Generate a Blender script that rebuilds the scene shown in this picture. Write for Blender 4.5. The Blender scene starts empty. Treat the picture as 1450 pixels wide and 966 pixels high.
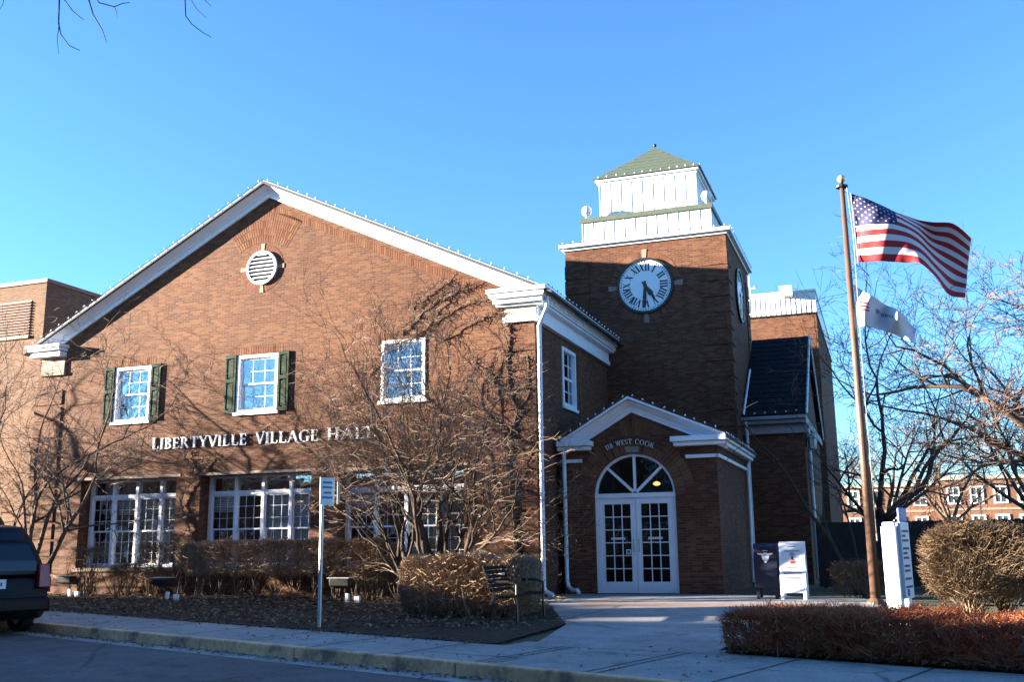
import bpy, bmesh, math, random
from mathutils import Vector, Matrix
R = math.radians
PI = math.pi
SC = bpy.context.scene
COL = SC.collection

# ------------------------------------------------------------------ camera
CAM = (7.479, -22.278, 1.110)
FWD = Vector((-0.33480, 0.92060, 0.20099))
RGT = Vector((0.93889, 0.34402, -0.01180))
UPV = Vector((0.08001, -0.18476, 0.97952))
cam_d = bpy.data.cameras.new('camera')
cam_d.sensor_width = 36.0
cam_d.lens = 1426.0 / 1450.0 * 36.0
cam_d.clip_start = 0.1
cam_d.clip_end = 3000
cam = bpy.data.objects.new('camera', cam_d)
COL.objects.link(cam)
mw = Matrix((RGT, UPV, -FWD)).transposed().to_4x4()
mw.translation = Vector(CAM)
cam.matrix_world = mw
SC.camera = cam

# ------------------------------------------------------------------ light
SUN = Vector((3.2, 1.0, -0.52)).normalized()      # the way the light travels
sun_el = math.asin(-SUN.z)
world = bpy.data.worlds.new('World')
SC.world = world
world.use_nodes = True
wn = world.node_tree
sky = wn.nodes.new('ShaderNodeTexSky')
sky.sky_type = 'NISHITA'
sky.sun_disc = False
sky.sun_elevation = sun_el
sky.sun_rotation = math.atan2(-SUN.x, -SUN.y)
sky.air_density = 1.0
sky.dust_density = 0.0
sky.ozone_density = 5.0
bg = wn.nodes['Background']
wn.links.new(sky.outputs[0], bg.inputs[0])
bg.inputs[1].default_value = 0.05
sun_d = bpy.data.lights.new('sun', 'SUN')
sun_d.energy = 4.3
sun_d.angle = R(0.5)
sun_d.color = (1.0, 0.86, 0.68)
sun = bpy.data.objects.new('sun', sun_d)
COL.objects.link(sun)
sun.rotation_euler = SUN.to_track_quat('-Z', 'Y').to_euler()
vs = SC.view_settings
vs.view_transform = 'Standard'
vs.look = 'None'
vs.gamma = 1
vs.exposure = 3.45
vs.use_curve_mapping = False

# ------------------------------------------------------------------ helpers
class MB:
    def __init__(s):
        s.v = []; s.f = []; s.m = []; s.cur = 0
    def mat(s, i): s.cur = i; return s
    def poly(s, pts):
        b = len(s.v); s.v += [tuple(p) for p in pts]
        s.f.append(tuple(range(b, b + len(pts)))); s.m.append(s.cur)
    def faces(s, vs_, fs):
        b = len(s.v); s.v += [tuple(p) for p in vs_]
        for f in fs:
            s.f.append(tuple(b + i for i in f)); s.m.append(s.cur)
    def box(s, x0, x1, y0, y1, z0, z1):
        s.faces([(x0,y0,z0),(x1,y0,z0),(x1,y1,z0),(x0,y1,z0),(x0,y0,z1),(x1,y0,z1),(x1,y1,z1),(x0,y1,z1)],
                [(3,2,1,0),(4,5,6,7),(0,1,5,4),(1,2,6,5),(2,3,7,6),(3,0,4,7)])
        return s
    def hexa(s, pts):                   # eight corners: bottom ring then top ring
        s.faces(pts, [(3,2,1,0),(4,5,6,7),(0,1,5,4),(1,2,6,5),(2,3,7,6),(3,0,4,7)])
    def prism(s, pts, ax, a0, a1):      # polygon in the two other axes, extruded along ax
        def P(p, a):
            q = list(p); q.insert(ax, a); return tuple(q)
        n = len(pts)
        s.faces([P(p, a0) for p in pts] + [P(p, a1) for p in pts],
                [tuple(range(n - 1, -1, -1)), tuple(range(n, 2 * n))] +
                [(i, (i + 1) % n, n + (i + 1) % n, n + i) for i in range(n)])
        return s
    def sweep(s, prof, path):
        # prof: list of 3-vectors per station -> path = list of lists of points
        n = len(path[0]); b = len(s.v)
        for st in path: s.v += [tuple(p) for p in st]
        for k in range(len(path) - 1):
            for i in range(n):
                j = (i + 1) % n
                s.f.append((b + k*n + i, b + k*n + j, b + (k+1)*n + j, b + (k+1)*n + i)); s.m.append(s.cur)
        s.f.append(tuple(b + i for i in range(n))); s.m.append(s.cur)
        e = b + (len(path) - 1) * n
        s.f.append(tuple(e + i for i in range(n - 1, -1, -1))); s.m.append(s.cur)
    def tube(s, pts, rad, sides=6, cap=True):
        pts = [Vector(p) for p in pts]
        if not isinstance(rad, (list, tuple)): rad = [rad] * len(pts)
        b = len(s.v); ref = None
        for k, p in enumerate(pts):
            t = (pts[min(k+1, len(pts)-1)] - pts[max(k-1, 0)])
            if t.length < 1e-9: t = Vector((0, 0, 1))
            t.normalize()
            if ref is None:
                ref = Vector((1, 0, 0)) if abs(t.x) < .8 else Vector((0, 1, 0))
            a = (ref - t * ref.dot(t)); 
            if a.length < 1e-6: a = t.orthogonal()
            a.normalize(); ref = a; c = t.cross(a)
            for i in range(sides):
                th = 2 * PI * i / sides
                q = p + (a * math.cos(th) + c * math.sin(th)) * rad[k]
                s.v.append((q.x, q.y, q.z))
        for k in range(len(pts) - 1):
            for i in range(sides):
                j = (i + 1) % sides
                s.f.append((b + k*sides + i, b + k*sides + j, b + (k+1)*sides + j, b + (k+1)*sides + i)); s.m.append(s.cur)
        if cap:
            s.f.append(tuple(b + i for i in range(sides - 1, -1, -1))); s.m.append(s.cur)
            e = b + (len(pts) - 1) * sides
            s.f.append(tuple(e + i for i in range(sides))); s.m.append(s.cur)
        return s
    def lathe(s, prof, c, seg=16):      # prof: (r, z)
        b = len(s.v); n = len(prof)
        for r, z in prof:
            for i in range(seg):
                th = 2 * PI * i / seg
                s.v.append((c[0] + r * math.cos(th), c[1] + r * math.sin(th), c[2] + z))
        for k in range(n - 1):
            for i in range(seg):
                j = (i + 1) % seg
                s.f.append((b + k*seg + i, b + k*seg + j, b + (k+1)*seg + j, b + (k+1)*seg + i)); s.m.append(s.cur)
        s.f.append(tuple(b + i for i in range(seg - 1, -1, -1))); s.m.append(s.cur)
        e = b + (n - 1) * seg
        s.f.append(tuple(e + i for i in range(seg))); s.m.append(s.cur)
        return s
    def ball(s, c, r, seg=14, rings=8):
        return s.lathe([(max(1e-4, r * math.sin(PI * k / rings)), -r * math.cos(PI * k / rings)) for k in range(rings + 1)], c, seg)
    def build(s, name, mats, parent=None, smooth=False, bevel=0, local=False, fix=True):
        me = bpy.data.meshes.new(name)
        off = Vector((0, 0, 0))
        if parent is not None and not local:
            p = parent
            while p is not None: off += p.location; p = p.parent
        me.from_pydata([(x - off.x, y - off.y, z - off.z) for x, y, z in s.v], [], s.f)
        if not isinstance(mats, (list, tuple)): mats = [mats]
        for m in mats: me.materials.append(m)
        me.polygons.foreach_set('material_index', s.m)
        if bevel or (fix and len(s.f) < 4000):
            bm = bmesh.new(); bm.from_mesh(me)
            if bevel:
                bmesh.ops.remove_doubles(bm, verts=bm.verts, dist=1e-5)
                es = [e for e in bm.edges if len(e.link_faces) == 2 and e.calc_face_angle(0) > R(25)]
                bmesh.ops.bevel(bm, geom=es, offset=bevel, segments=2, affect='EDGES', profile=.5, clamp_overlap=True)
            bmesh.ops.recalc_face_normals(bm, faces=bm.faces)
            bm.to_mesh(me); bm.free()
        if smooth: me.polygons.foreach_set('use_smooth', [True] * len(me.polygons))
        me.update()
        o = bpy.data.objects.new(name, me)
        COL.objects.link(o)
        if parent is not None: o.parent = parent
        return o

def tag(o, label=None, cat=None, group=None, kind=None):
    if label: o['label'] = label
    if cat: o['category'] = cat
    if group: o['group'] = group
    if kind: o['kind'] = kind
    return o
def thing(name, label, cat, loc=(0, 0, 0), rotz=0, group=None):
    o = bpy.data.objects.new(name, None); COL.objects.link(o)
    o.location = loc; o.rotation_euler = (0, 0, rotz)
    o.empty_display_size = .2
    return tag(o, label, cat, group)
def dup(o, parent=None, loc=None, label=None, rotz=None):
    c = o.copy(); COL.objects.link(c)
    if parent is not None: c.parent = parent
    if loc is not None: c.location = loc
    if rotz is not None: c.rotation_euler = (0, 0, rotz)
    if label: c['label'] = label
    for ch in list(o.children): dup(ch, c)
    return c

# ------------------------------------------------------------------ materials
def newmat(name):
    m = bpy.data.materials.new(name); m.use_nodes = True
    return m, m.node_tree, m.node_tree.nodes['Principled BSDF']
def noise(nt, scale, detail=4, vec=None, rough=.55):
    n = nt.nodes.new('ShaderNodeTexNoise'); n.inputs['Scale'].default_value = scale
    n.inputs['Detail'].default_value = detail; n.inputs['Roughness'].default_value = rough
    if vec is not None: nt.links.new(vec, n.inputs['Vector'])
    return n
def ramp(nt, src, stops):
    r = nt.nodes.new('ShaderNodeValToRGB')
    e = r.color_ramp.elements
    while len(e) < len(stops): e.new(.5)
    for i, (p, c) in enumerate(stops):
        e[i].position = p; e[i].color = (*c, 1) if len(c) == 3 else c
    nt.links.new(src, r.inputs[0]); return r
def objvec(nt):
    return nt.nodes.new('ShaderNodeTexCoord').outputs['Object']
def mixc(nt, fac, a, b, mode='MIX'):
    n = nt.nodes.new('ShaderNodeMix'); n.data_type = 'RGBA'; n.blend_type = mode
    for sock, v in ((n.inputs[0], fac), (n.inputs[6], a), (n.inputs[7], b)):
        if hasattr(v, 'is_linked'): nt.links.new(v, sock)
        elif isinstance(v, (int, float)): sock.default_value = v
        else: sock.default_value = (*v, 1)
    return n.outputs[2]
def bumpn(nt, h, p, strength=.3, dist=.01):
    b = nt.nodes.new('ShaderNodeBump'); b.inputs['Strength'].default_value = strength
    b.inputs['Distance'].default_value = dist
    nt.links.new(h, b.inputs['Height']); nt.links.new(b.outputs[0], p.inputs['Normal']); return b
def mth(nt, op, a, b=None):
    n = nt.nodes.new('ShaderNodeMath'); n.operation = op
    for i, v in enumerate((a, b)):
        if v is None: continue
        if hasattr(v, 'is_linked'): nt.links.new(v, n.inputs[i])
        else: n.inputs[i].default_value = v
    return n.outputs[0]
def simple(name, c, rough=.6, metal=0, var=.12, scale=6, bump=0, spec=.5):
    m, nt, p = newmat(name)
    n = noise(nt, scale, 5, objvec(nt))
    lo = tuple(x * (1 - var) for x in c); hi = tuple(min(1, x * (1 + var)) for x in c)
    nt.links.new(ramp(nt, n.outputs[0], [(.3, lo), (.7, hi)]).outputs[0], p.inputs['Base Color'])
    p.inputs['Roughness'].default_value = rough; p.inputs['Metallic'].default_value = metal
    p.inputs['Specular IOR Level'].default_value = spec
    if bump:
        n2 = noise(nt, scale * 6, 3, objvec(nt)); bumpn(nt, n2.outputs[0], p, bump)
    return m
def brick_mat(name, c1, c2, c3, mortar, course=.061, length=.20, rot=False):
    m, nt, p = newmat(name)
    tc = nt.nodes.new('ShaderNodeTexCoord')
    sp = nt.nodes.new('ShaderNodeSeparateXYZ'); nt.links.new(tc.outputs['Object'], sp.inputs[0])
    sn = nt.nodes.new('ShaderNodeSeparateXYZ'); nt.links.new(tc.outputs['Normal'], sn.inputs[0])
    side = mth(nt, 'GREATER_THAN', mth(nt, 'ABSOLUTE', sn.outputs[0]), .7)
    mx = nt.nodes.new('ShaderNodeMix'); mx.data_type = 'FLOAT'
    nt.links.new(side, mx.inputs[0]); nt.links.new(sp.outputs[0], mx.inputs[2]); nt.links.new(sp.outputs[1], mx.inputs[3])
    cb = nt.nodes.new('ShaderNodeCombineXYZ')
    # a slow wobble keeps the courses from looking ruled
    w = noise(nt, .9, 2, tc.outputs['Object'])
    wob = mth(nt, 'MULTIPLY', mth(nt, 'SUBTRACT', w.outputs[0], .5), .003)
    nt.links.new(mx.outputs[0], cb.inputs[0]); nt.links.new(mth(nt, 'ADD', sp.outputs[2], wob), cb.inputs[1])
    b = nt.nodes.new('ShaderNodeTexBrick')
    nt.links.new(cb.outputs[0], b.inputs['Vector'])
    b.inputs['Scale'].default_value = 1; b.inputs['Brick Width'].default_value = length
    b.inputs['Row Height'].default_value = course; b.inputs['Mortar Size'].default_value = .0075
    b.inputs['Mortar Smooth'].default_value = .2; b.inputs['Bias'].default_value = -.1
    b.inputs['Color1'].default_value = (*c1, 1); b.inputs['Color2'].default_value = (*c2, 1)
    b.inputs['Mortar'].default_value = (*mortar, 1)
    # third brick colour scattered per brick: white noise on the brick cell
    row = mth(nt, 'FLOOR', mth(nt, 'DIVIDE', mth(nt, 'ADD', sp.outputs[2], wob), course))
    even = mth(nt, 'SUBTRACT', 1, mth(nt, 'FLOORED_MODULO', row, 2))
    c2b = nt.nodes.new('ShaderNodeCombineXYZ')
    nt.links.new(mth(nt, 'ADD', mx.outputs[0], mth(nt, 'MULTIPLY', even, .5 * length)), c2b.inputs[0])
    nt.links.new(mth(nt, 'MULTIPLY', mth(nt, 'ADD', row, .5), course), c2b.inputs[1])
    fl = nt.nodes.new('ShaderNodeVectorMath'); fl.operation = 'DIVIDE'
    nt.links.new(c2b.outputs[0], fl.inputs[0]); fl.inputs[1].default_value = (length, course, 1)
    f2 = nt.nodes.new('ShaderNodeVectorMath'); f2.operation = 'FLOOR'; nt.links.new(fl.outputs[0], f2.inputs[0])
    wn_ = nt.nodes.new('ShaderNodeTexWhiteNoise'); wn_.noise_dimensions = '2D'; nt.links.new(f2.outputs[0], wn_.inputs['Vector'])
    pick = mth(nt, 'MULTIPLY', mth(nt, 'GREATER_THAN', wn_.outputs[0], .72), mth(nt, 'SUBTRACT', 1, b.outputs['Fac']))
    col = mixc(nt, mth(nt, 'MULTIPLY', pick, .75), b.outputs[0], c3)
    n1 = noise(nt, .35, 5, tc.outputs['Object']); 
    patch = ramp(nt, n1.outputs[0], [(.3, (.78, .74, .72)), (.5, (1, 1, 1)), (.72, (1.18, 1.12, 1.05))])
    col = mixc(nt, 1, col, patch.outputs[0], 'MULTIPLY')
    n2 = noise(nt, 40, 3, tc.outputs['Object'])
    grit = ramp(nt, n2.outputs[0], [(.3, (.82, .82, .82)), (.7, (1.12, 1.12, 1.12))])
    col = mixc(nt, 1, col, grit.outputs[0], 'MULTIPLY')
    # streaks of weather running down
    mp = nt.nodes.new('ShaderNodeMapping'); mp.inputs['Scale'].default_value = (1.6, 1.6, .12)
    nt.links.new(tc.outputs['Object'], mp.inputs[0])
    n3 = noise(nt, 1.3, 4, mp.outputs[0])
    st = ramp(nt, n3.outputs[0], [(.28, (.8, .78, .77)), (.5, (1, 1, 1))])
    col = mixc(nt, 1, col, st.outputs[0], 'MULTIPLY')
    nt.links.new(col, p.inputs['Base Color'])
    p.inputs['Roughness'].default_value = .85; p.inputs['Specular IOR Level'].default_value = .25
    h = mth(nt, 'ADD', mth(nt, 'MULTIPLY', b.outputs['Fac'], -1), mth(nt, 'MULTIPLY', n2.outputs[0], .35))
    bumpn(nt, h, p, .6, .008)
    return m
def island_mat(name, cols, rough=.85, bump=0):
    m, nt, p = newmat(name)
    g = nt.nodes.new('ShaderNodeNewGeometry')
    k = len(cols)
    r = ramp(nt, g.outputs['Random Per Island'], [(i / max(1, k - 1), c) for i, c in enumerate(cols)])
    n = noise(nt, 30, 3, objvec(nt))
    gr = ramp(nt, n.outputs[0], [(.3, (.8, .8, .8)), (.7, (1.12, 1.12, 1.12))])
    nt.links.new(mixc(nt, 1, r.outputs[0], gr.outputs[0], 'MULTIPLY'), p.inputs['Base Color'])
    p.inputs['Roughness'].default_value = rough; p.inputs['Specular IOR Level'].default_value = .2
    return m
def glass_mat(name, tint, refl, rough=.01, wav=.02):
    m, nt, p = newmat(name)
    nt.nodes.remove(p)
    out = nt.nodes['Material Output']
    tr = nt.nodes.new('ShaderNodeBsdfTransparent'); tr.inputs[0].default_value = (*tint, 1)
    gl = nt.nodes.new('ShaderNodeBsdfGlossy'); gl.inputs['Roughness'].default_value = rough
    gl.inputs[0].default_value = (.9, .95, 1, 1)
    n = noise(nt, 1.7, 2, objvec(nt))
    b = nt.nodes.new('ShaderNodeBump'); b.inputs['Strength'].default_value = wav; b.inputs['Distance'].default_value = .3
    nt.links.new(n.outputs[0], b.inputs['Height']); nt.links.new(b.outputs[0], gl.inputs['Normal'])
    fr = nt.nodes.new('ShaderNodeFresnel'); fr.inputs[0].default_value = 1.5
    fac = mth(nt, 'ADD', fr.outputs[0], refl)
    mx = nt.nodes.new('ShaderNodeMixShader')
    nt.links.new(fac, mx.inputs[0]); nt.links.new(tr.outputs[0], mx.inputs[1]); nt.links.new(gl.outputs[0], mx.inputs[2])
    nt.links.new(mx.outputs[0], out.inputs[0])
    return m
def ground_mat(name, stops, scale, rough=.9, bump=.4, bdist=.02, crack=0, spots=0):
    m, nt, p = newmat(name)
    v = objvec(nt)
    n = noise(nt, scale, 8, v, .65)
    col = ramp(nt, n.outputs[0], stops).outputs[0]
    n2 = noise(nt, scale * 9, 4, v, .7)
    g = ramp(nt, n2.outputs[0], [(.3, (.72, .72, .72)), (.7, (1.2, 1.2, 1.2))])
    col = mixc(nt, 1, col, g.outputs[0], 'MULTIPLY')
    n3 = noise(nt, .35, 3, v)
    g3 = ramp(nt, n3.outputs[0], [(.35, (.85, .85, .85)), (.65, (1.08, 1.08, 1.08))])
    col = mixc(nt, 1, col, g3.outputs[0], 'MULTIPLY')
    if crack:
        wv = noise(nt, 1.5, 4, v)
        ad = nt.nodes.new('ShaderNodeMix'); ad.data_type = 'VECTOR'; ad.inputs[0].default_value = .22
        nt.links.new(v, ad.inputs[4]); nt.links.new(wv.outputs['Color'], ad.inputs[5])
        vo = nt.nodes.new('ShaderNodeTexVoronoi'); vo.feature = 'DISTANCE_TO_EDGE'; vo.inputs['Scale'].default_value = crack
        nt.links.new(ad.outputs[1], vo.inputs['Vector'])
        cr = ramp(nt, vo.outputs[0], [(0, (.35, .35, .35)), (.012, (1, 1, 1))])
        ms = noise(nt, .5, 2, v); mk = ramp(nt, ms.outputs[0], [(.45, (0, 0, 0)), (.55, (1, 1, 1))])
        col = mixc(nt, mk.outputs[0], col, mixc(nt, 1, col, cr.outputs[0], 'MULTIPLY'))
    if spots:
        sn_ = noise(nt, 2.2, 3, v, .6); sr = ramp(nt, sn_.outputs[0], [(.60, (1, 1, 1)), (.72, (.62, .60, .58))])
        col = mixc(nt, 1, col, sr.outputs[0], 'MULTIPLY')
    nt.links.new(col, p.inputs['Base Color'])
    p.inputs['Roughness'].default_value = rough; p.inputs['Specular IOR Level'].default_value = .3
    bumpn(nt, n2.outputs[0], p, bump, bdist)
    return m

M = {}
M['brick'] = brick_mat('brick', (.124, .041, .020), (.070, .023, .012), (.160, .072, .036), (.108, .075, .052))
M['brick_n'] = brick_mat('neighbour brick', (.15, .07, .038), (.11, .048, .027), (.175, .098, .056), (.15, .11, .08))
M['brick_b'] = brick_mat('far brick', (.17, .068, .040), (.13, .048, .029), (.19, .095, .055), (.17, .12, .09))
M['brick_loose'] = island_mat('loose laid brick', [(.085, .030, .017), (.15, .064, .035), (.115, .045, .025), (.17, .085, .046)])
M['brick_red'] = island_mat('red ring brick', [(.10, .034, .019), (.155, .06, .034), (.128, .045, .026)])
M['mortar'] = simple('mortar', (.135, .093, .064), .9, bump=.2)
M['stone'] = simple('limestone', (.23, .185, .145), .8, bump=.2, var=.2)
M['white'] = simple('white paint', (.72, .77, .83), .45, var=.05, scale=3)
M['white_metal'] = simple('white standing seam metal', (.76, .76, .75), .35, var=.05, scale=2)
M['panel'] = simple('cream frieze panel', (.36, .345, .30), .6, var=.06)
M['green'] = simple('dark green shutter paint', (.020, .036, .022), .75, var=.25, spec=.15)
M['olive'] = simple('olive metal', (.070, .092, .066), .5, var=.15)
M['shingle'] = simple('dark shingle', (.055, .058, .062), .85, var=.35, scale=14, bump=.4)
M['slate'] = simple('blue grey slate', (.016, .019, .025), .95, var=.4, scale=9, bump=.3, spec=.1)
M['trim_grey'] = simple('dull grey trim', (.24, .25, .26), .6, var=.15)
M['black'] = simple('black metal', (.012, .012, .013), .4, var=.2)
M['bench'] = simple('dull black bench slats', (.008, .008, .008), .8, var=.2, spec=.1)
M['dial'] = simple('white clock dial', (.78, .83, .88), .35, var=.02)
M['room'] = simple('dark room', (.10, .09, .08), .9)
M['blind'] = simple('pale window blind', (.74, .73, .68), .8, var=.04)
M['curtain'] = simple('beige cafe curtain', (.62, .55, .44), .9, var=.08)
M['glass'] = glass_mat('window glass', (.95, .97, .98), .07)
M['glass_up'] = glass_mat('sky lit window glass', (.92, .96, .98), .22)
M['glass_dark'] = glass_mat('door glass', (.55, .6, .62), .02)
M['glass_far'] = simple('far window glass', (.05, .07, .08), .12, var=.3)
M['grey_metal'] = simple('galvanised metal', (.42, .44, .45), .4, .3, var=.1)
M['gutter'] = simple('white gutter paint', (.70, .76, .83), .35, var=.05)
M['bulb'] = simple('frosted white bulb', (.82, .84, .86), .25, var=.02)
M['wire'] = simple('dark green wire', (.03, .04, .03), .6)
M['letter'] = simple('brushed pale sign metal', (.60, .63, .67), .4, .1, var=.04)
def bark(name, c, rough=.9, var=.35):
    return simple(name, c, rough, var=var, scale=18, bump=.5, spec=.2)
M['bark'] = bark('grey brown bark', (.10, .074, .058))
M['bark_d'] = bark('dark bark', (.045, .034, .028))
M['twig'] = island_mat('tan twigs', [(.10, .07, .054), (.175, .13, .10), (.13, .094, .072), (.215, .165, .128)])
M['twig_r'] = island_mat('reddish twigs', [(.10, .062, .05), (.15, .10, .08), (.12, .078, .062)])
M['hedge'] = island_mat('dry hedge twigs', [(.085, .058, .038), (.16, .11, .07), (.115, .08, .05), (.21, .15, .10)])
M['hedge_l'] = island_mat('sunlight toned hedge twigs', [(.15, .105, .07), (.28, .20, .135), (.20, .14, .095), (.36, .27, .19)])  # paler copy of the hedge twigs, sunlight put into the colour
M['barberry'] = island_mat('red barberry twigs', [(.22, .055, .032), (.42, .11, .05), (.30, .085, .045), (.46, .20, .085), (.36, .23, .12)])
M['leaf'] = island_mat('dead leaves', [(.13, .085, .05), (.22, .15, .09), (.17, .11, .065), (.30, .22, .14)])
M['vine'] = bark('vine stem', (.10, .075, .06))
M['mulch'] = ground_mat('mulch', [(.3, (.026, .017, .011)), (.5, (.062, .041, .027)), (.7, (.12, .08, .05))], 9, bump=1, bdist=.05)
M['concrete'] = ground_mat('concrete', [(.3, (.25, .25, .245)), (.7, (.37, .365, .35))], 3, .85, .15, .004, crack=.35, spots=1)
M['walk'] = ground_mat('walkway concrete', [(.3, (.22, .225, .23)), (.7, (.33, .33, .325))], 2.4, .85, .15, .004, crack=.3, spots=1)
M['asphalt'] = ground_mat('asphalt', [(.3, (.08, .082, .088)), (.7, (.135, .137, .142))], 2, .85, .5, .006, crack=.28, spots=1)
M['kerb'] = ground_mat('mottled tan kerb', [(.36, (.28, .18, .13)), (.46, (.68, .42, .24)), (.7, (.86, .54, .28))], 1.6, .8, .2, .004)  # tan and orange noise with darker brown patches
M['grass'] = ground_mat('winter grass', [(.3, (.07, .065, .035)), (.7, (.14, .125, .07))], 5, .95, .8, .04)
M['pavers'] = simple('clay paver band', (.26, .16, .13), .85, var=.2, scale=9)
M['joint'] = simple('dark pavement joint', (.05, .05, .05), .9)  # plain dark strip colour for the slab joints
M['paint'] = simple('worn road paint', (.65, .66, .66), .7, var=.25, scale=9)
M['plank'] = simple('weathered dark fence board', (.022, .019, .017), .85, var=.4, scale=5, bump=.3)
M['rust_pole'] = simple('bronze painted pole', (.095, .052, .036), .5, .1, var=.15, scale=4)
M['gold'] = simple('gold finial', (.70, .55, .28), .3, .7, var=.05)
M['navy'] = simple('navy box paint', (.006, .009, .032), .45, var=.1)
M['carpaint'] = simple('midnight car paint', (.003, .0035, .006), .3, 0, var=.1, spec=.15)
M['carpaint2'] = simple('dark blue car paint', (.012, .018, .035), .15, .2, var=.1, spec=.8)
M['tyre'] = simple('tyre rubber', (.015, .015, .015), .85)
M['rim'] = simple('alloy rim', (.35, .36, .37), .3, .8)
M['carglass'] = simple('tinted car glass', (.004, .005, .012), .06, var=.1, spec=.5)
M['red_lens'] = simple('red lamp lens', (.25, .012, .015), .2, var=.1)
M['clear_lens'] = simple('clear lamp lens', (.55, .56, .58), .15, var=.05)
M['plate'] = simple('licence plate', (.62, .64, .68), .4, var=.05)
M['ink'] = simple('dark print', (.035, .04, .07), .6)
M['ink_red'] = simple('red print', (.42, .04, .03), .6)
M['ink_blue'] = simple('blue print', (.04, .08, .32), .6)
M['signface'] = simple('pale sign face', (.62, .66, .72), .45, var=.03)
M['sign_blue'] = simple('blue sign header', (.05, .09, .36), .45, var=.05)
M['sign_green'] = simple('street sign face', (.40, .52, .55), .4, var=.05)
M['cloth_r'] = simple('red flag cloth', (.36, .012, .02), .75, var=.06, scale=20)
M['cloth_w'] = simple('white flag cloth', (.60, .60, .62), .75, var=.04, scale=20)
M['cloth_b'] = simple('navy flag cloth', (.018, .02, .08), .75, var=.08, scale=20)
M['brass'] = simple('brass', (.6, .45, .2), .35, .8)
M['pine'] = simple('dark panel', (.16, .07, .045), .6, var=.2)
def emit(name, c, s):
    m, nt, p = newmat(name); p.inputs['Base Color'].default_value = (*c, 1)
    p.inputs['Emission Color'].default_value = (*c, 1); p.inputs['Emission Strength'].default_value = s; return m
M['lamp'] = emit('warm lamp glow', (1, .66, .2), .22)

# ------------------------------------------------------------------ ground
UX, UY = .9426, -.3338          # along the road
NX, NY = .3338, .9426           # from the road to the hall
def gz(y): return max(min(0, .02 * y), -.6)
def mn(m, n): return (m * UX + n * NX, m * UY + n * NY)
def clip(poly, f):
    out = []
    for i in range(len(poly)):
        a, b = poly[i], poly[(i + 1) % len(poly)]
        fa, fb = f(a), f(b)
        if fa >= 0: out.append(a)
        if (fa >= 0) != (fb >= 0):
            t = fa / (fa - fb); out.append((a[0] + (b[0] - a[0]) * t, a[1] + (b[1] - a[1]) * t))
    return out
def sheet(name, polys, mat, dz=0.0, kind='structure'):
    mb = MB()
    for poly in polys:
        for lo, hi in ((-1e4, -30), (-30, 0), (0, 1e4)):
            q = clip(clip(poly, lambda p: p[1] - lo), lambda p: hi - p[1])
            if len(q) >= 3: mb.poly([(x, y, gz(y) + dz) for x, y in q])
    o = mb.build(name, mat)
    for p in o.data.polygons:
        pass
    return tag(o, kind=kind)
sheet('ground', [[mn(-400, -9.2), mn(400, -9.2), mn(400, 700), mn(-400, 700)],
                 [mn(-400, -400), mn(400, -400), mn(400, -18.8), mn(-400, -18.8)]], M['grass'], -.03)
sheet('road', [[mn(-400, -18.7), mn(400, -18.7), mn(400, -9.3), mn(-400, -9.3)]], M['asphalt'], -.16)
sheet('gutter', [[mn(-400, -9.72), mn(400, -9.72), mn(400, -9.3), mn(-400, -9.3)]], M['concrete'], -.155)
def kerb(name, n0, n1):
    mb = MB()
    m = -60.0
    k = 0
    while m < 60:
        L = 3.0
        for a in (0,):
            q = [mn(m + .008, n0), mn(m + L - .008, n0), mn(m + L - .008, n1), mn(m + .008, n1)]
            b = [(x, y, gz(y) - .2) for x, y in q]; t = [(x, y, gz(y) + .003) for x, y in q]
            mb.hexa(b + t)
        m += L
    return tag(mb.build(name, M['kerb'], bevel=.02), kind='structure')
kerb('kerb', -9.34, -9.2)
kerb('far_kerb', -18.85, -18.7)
sheet('far_pavement', [[mn(-400, -21.5), mn(400, -21.5), mn(400, -18.85), mn(-400, -18.85)]], M['concrete'], 0)
# pavement, its far edge wider past the walkway
sheet('pavement', [[mn(-400, -9.2), mn(5.4, -9.2), mn(5.4, -7.72), mn(-400, -7.72)],
                   [mn(5.4, -9.2), mn(400, -9.2), mn(400, -6.9), mn(8.0, -7.0), mn(5.4, -7.2)]], M['concrete'], 0)
# walkway to the door
wl = [(2.66, -8.96), (2.5, -6.2), (1.0, -2.4), (0.05, -.6), (0.05, 1.5), (4.0, 1.5), (6.9, .1), (6.6, -1.6), (5.2, -4.2), (5.0, -6.5), (5.25, -9.3)]
sheet('walkway', [[(2.9, -9.05), (2.5, -6.2), (5.7, -6.5), (5.55, -9.55)], [(2.5, -6.2), (1.0, -2.4), (6.4, -2.4), (6.2, -4.4), (5.7, -6.5)],
                  [(1.0, -2.4), (0.05, -.6), (0.05, 1.5), (4.0, 1.5), (7.4, -.2), (7.2, -2.4)]], M['walk'], .004)
sheet('paver_band', [[(1.35, -1.6), (1.65, -2.35), (5.9, -2.3), (6.3, -1.6)]], M['pavers'], .008)
# planting beds
sheet('planting_bed', [[mn(-40, -7.72), mn(5.24, -7.72), (2.5, -6.2), (1.0, -2.4), (0.05, -.6), (0.0, 0.0), (-16, 0), (-36, 6)]], M['mulch'], .012)
sheet('hedge_bed', [[mn(8.3, -7.0), mn(60, -6.9), (60, -6), (5.9, -5.6)]], M['mulch'], .010)
sheet('parking_lot', [[(8.6, -1.4), (60, -1.4), (60, 5.6), (8.6, 5.6)]], M['asphalt'], .006)
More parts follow.
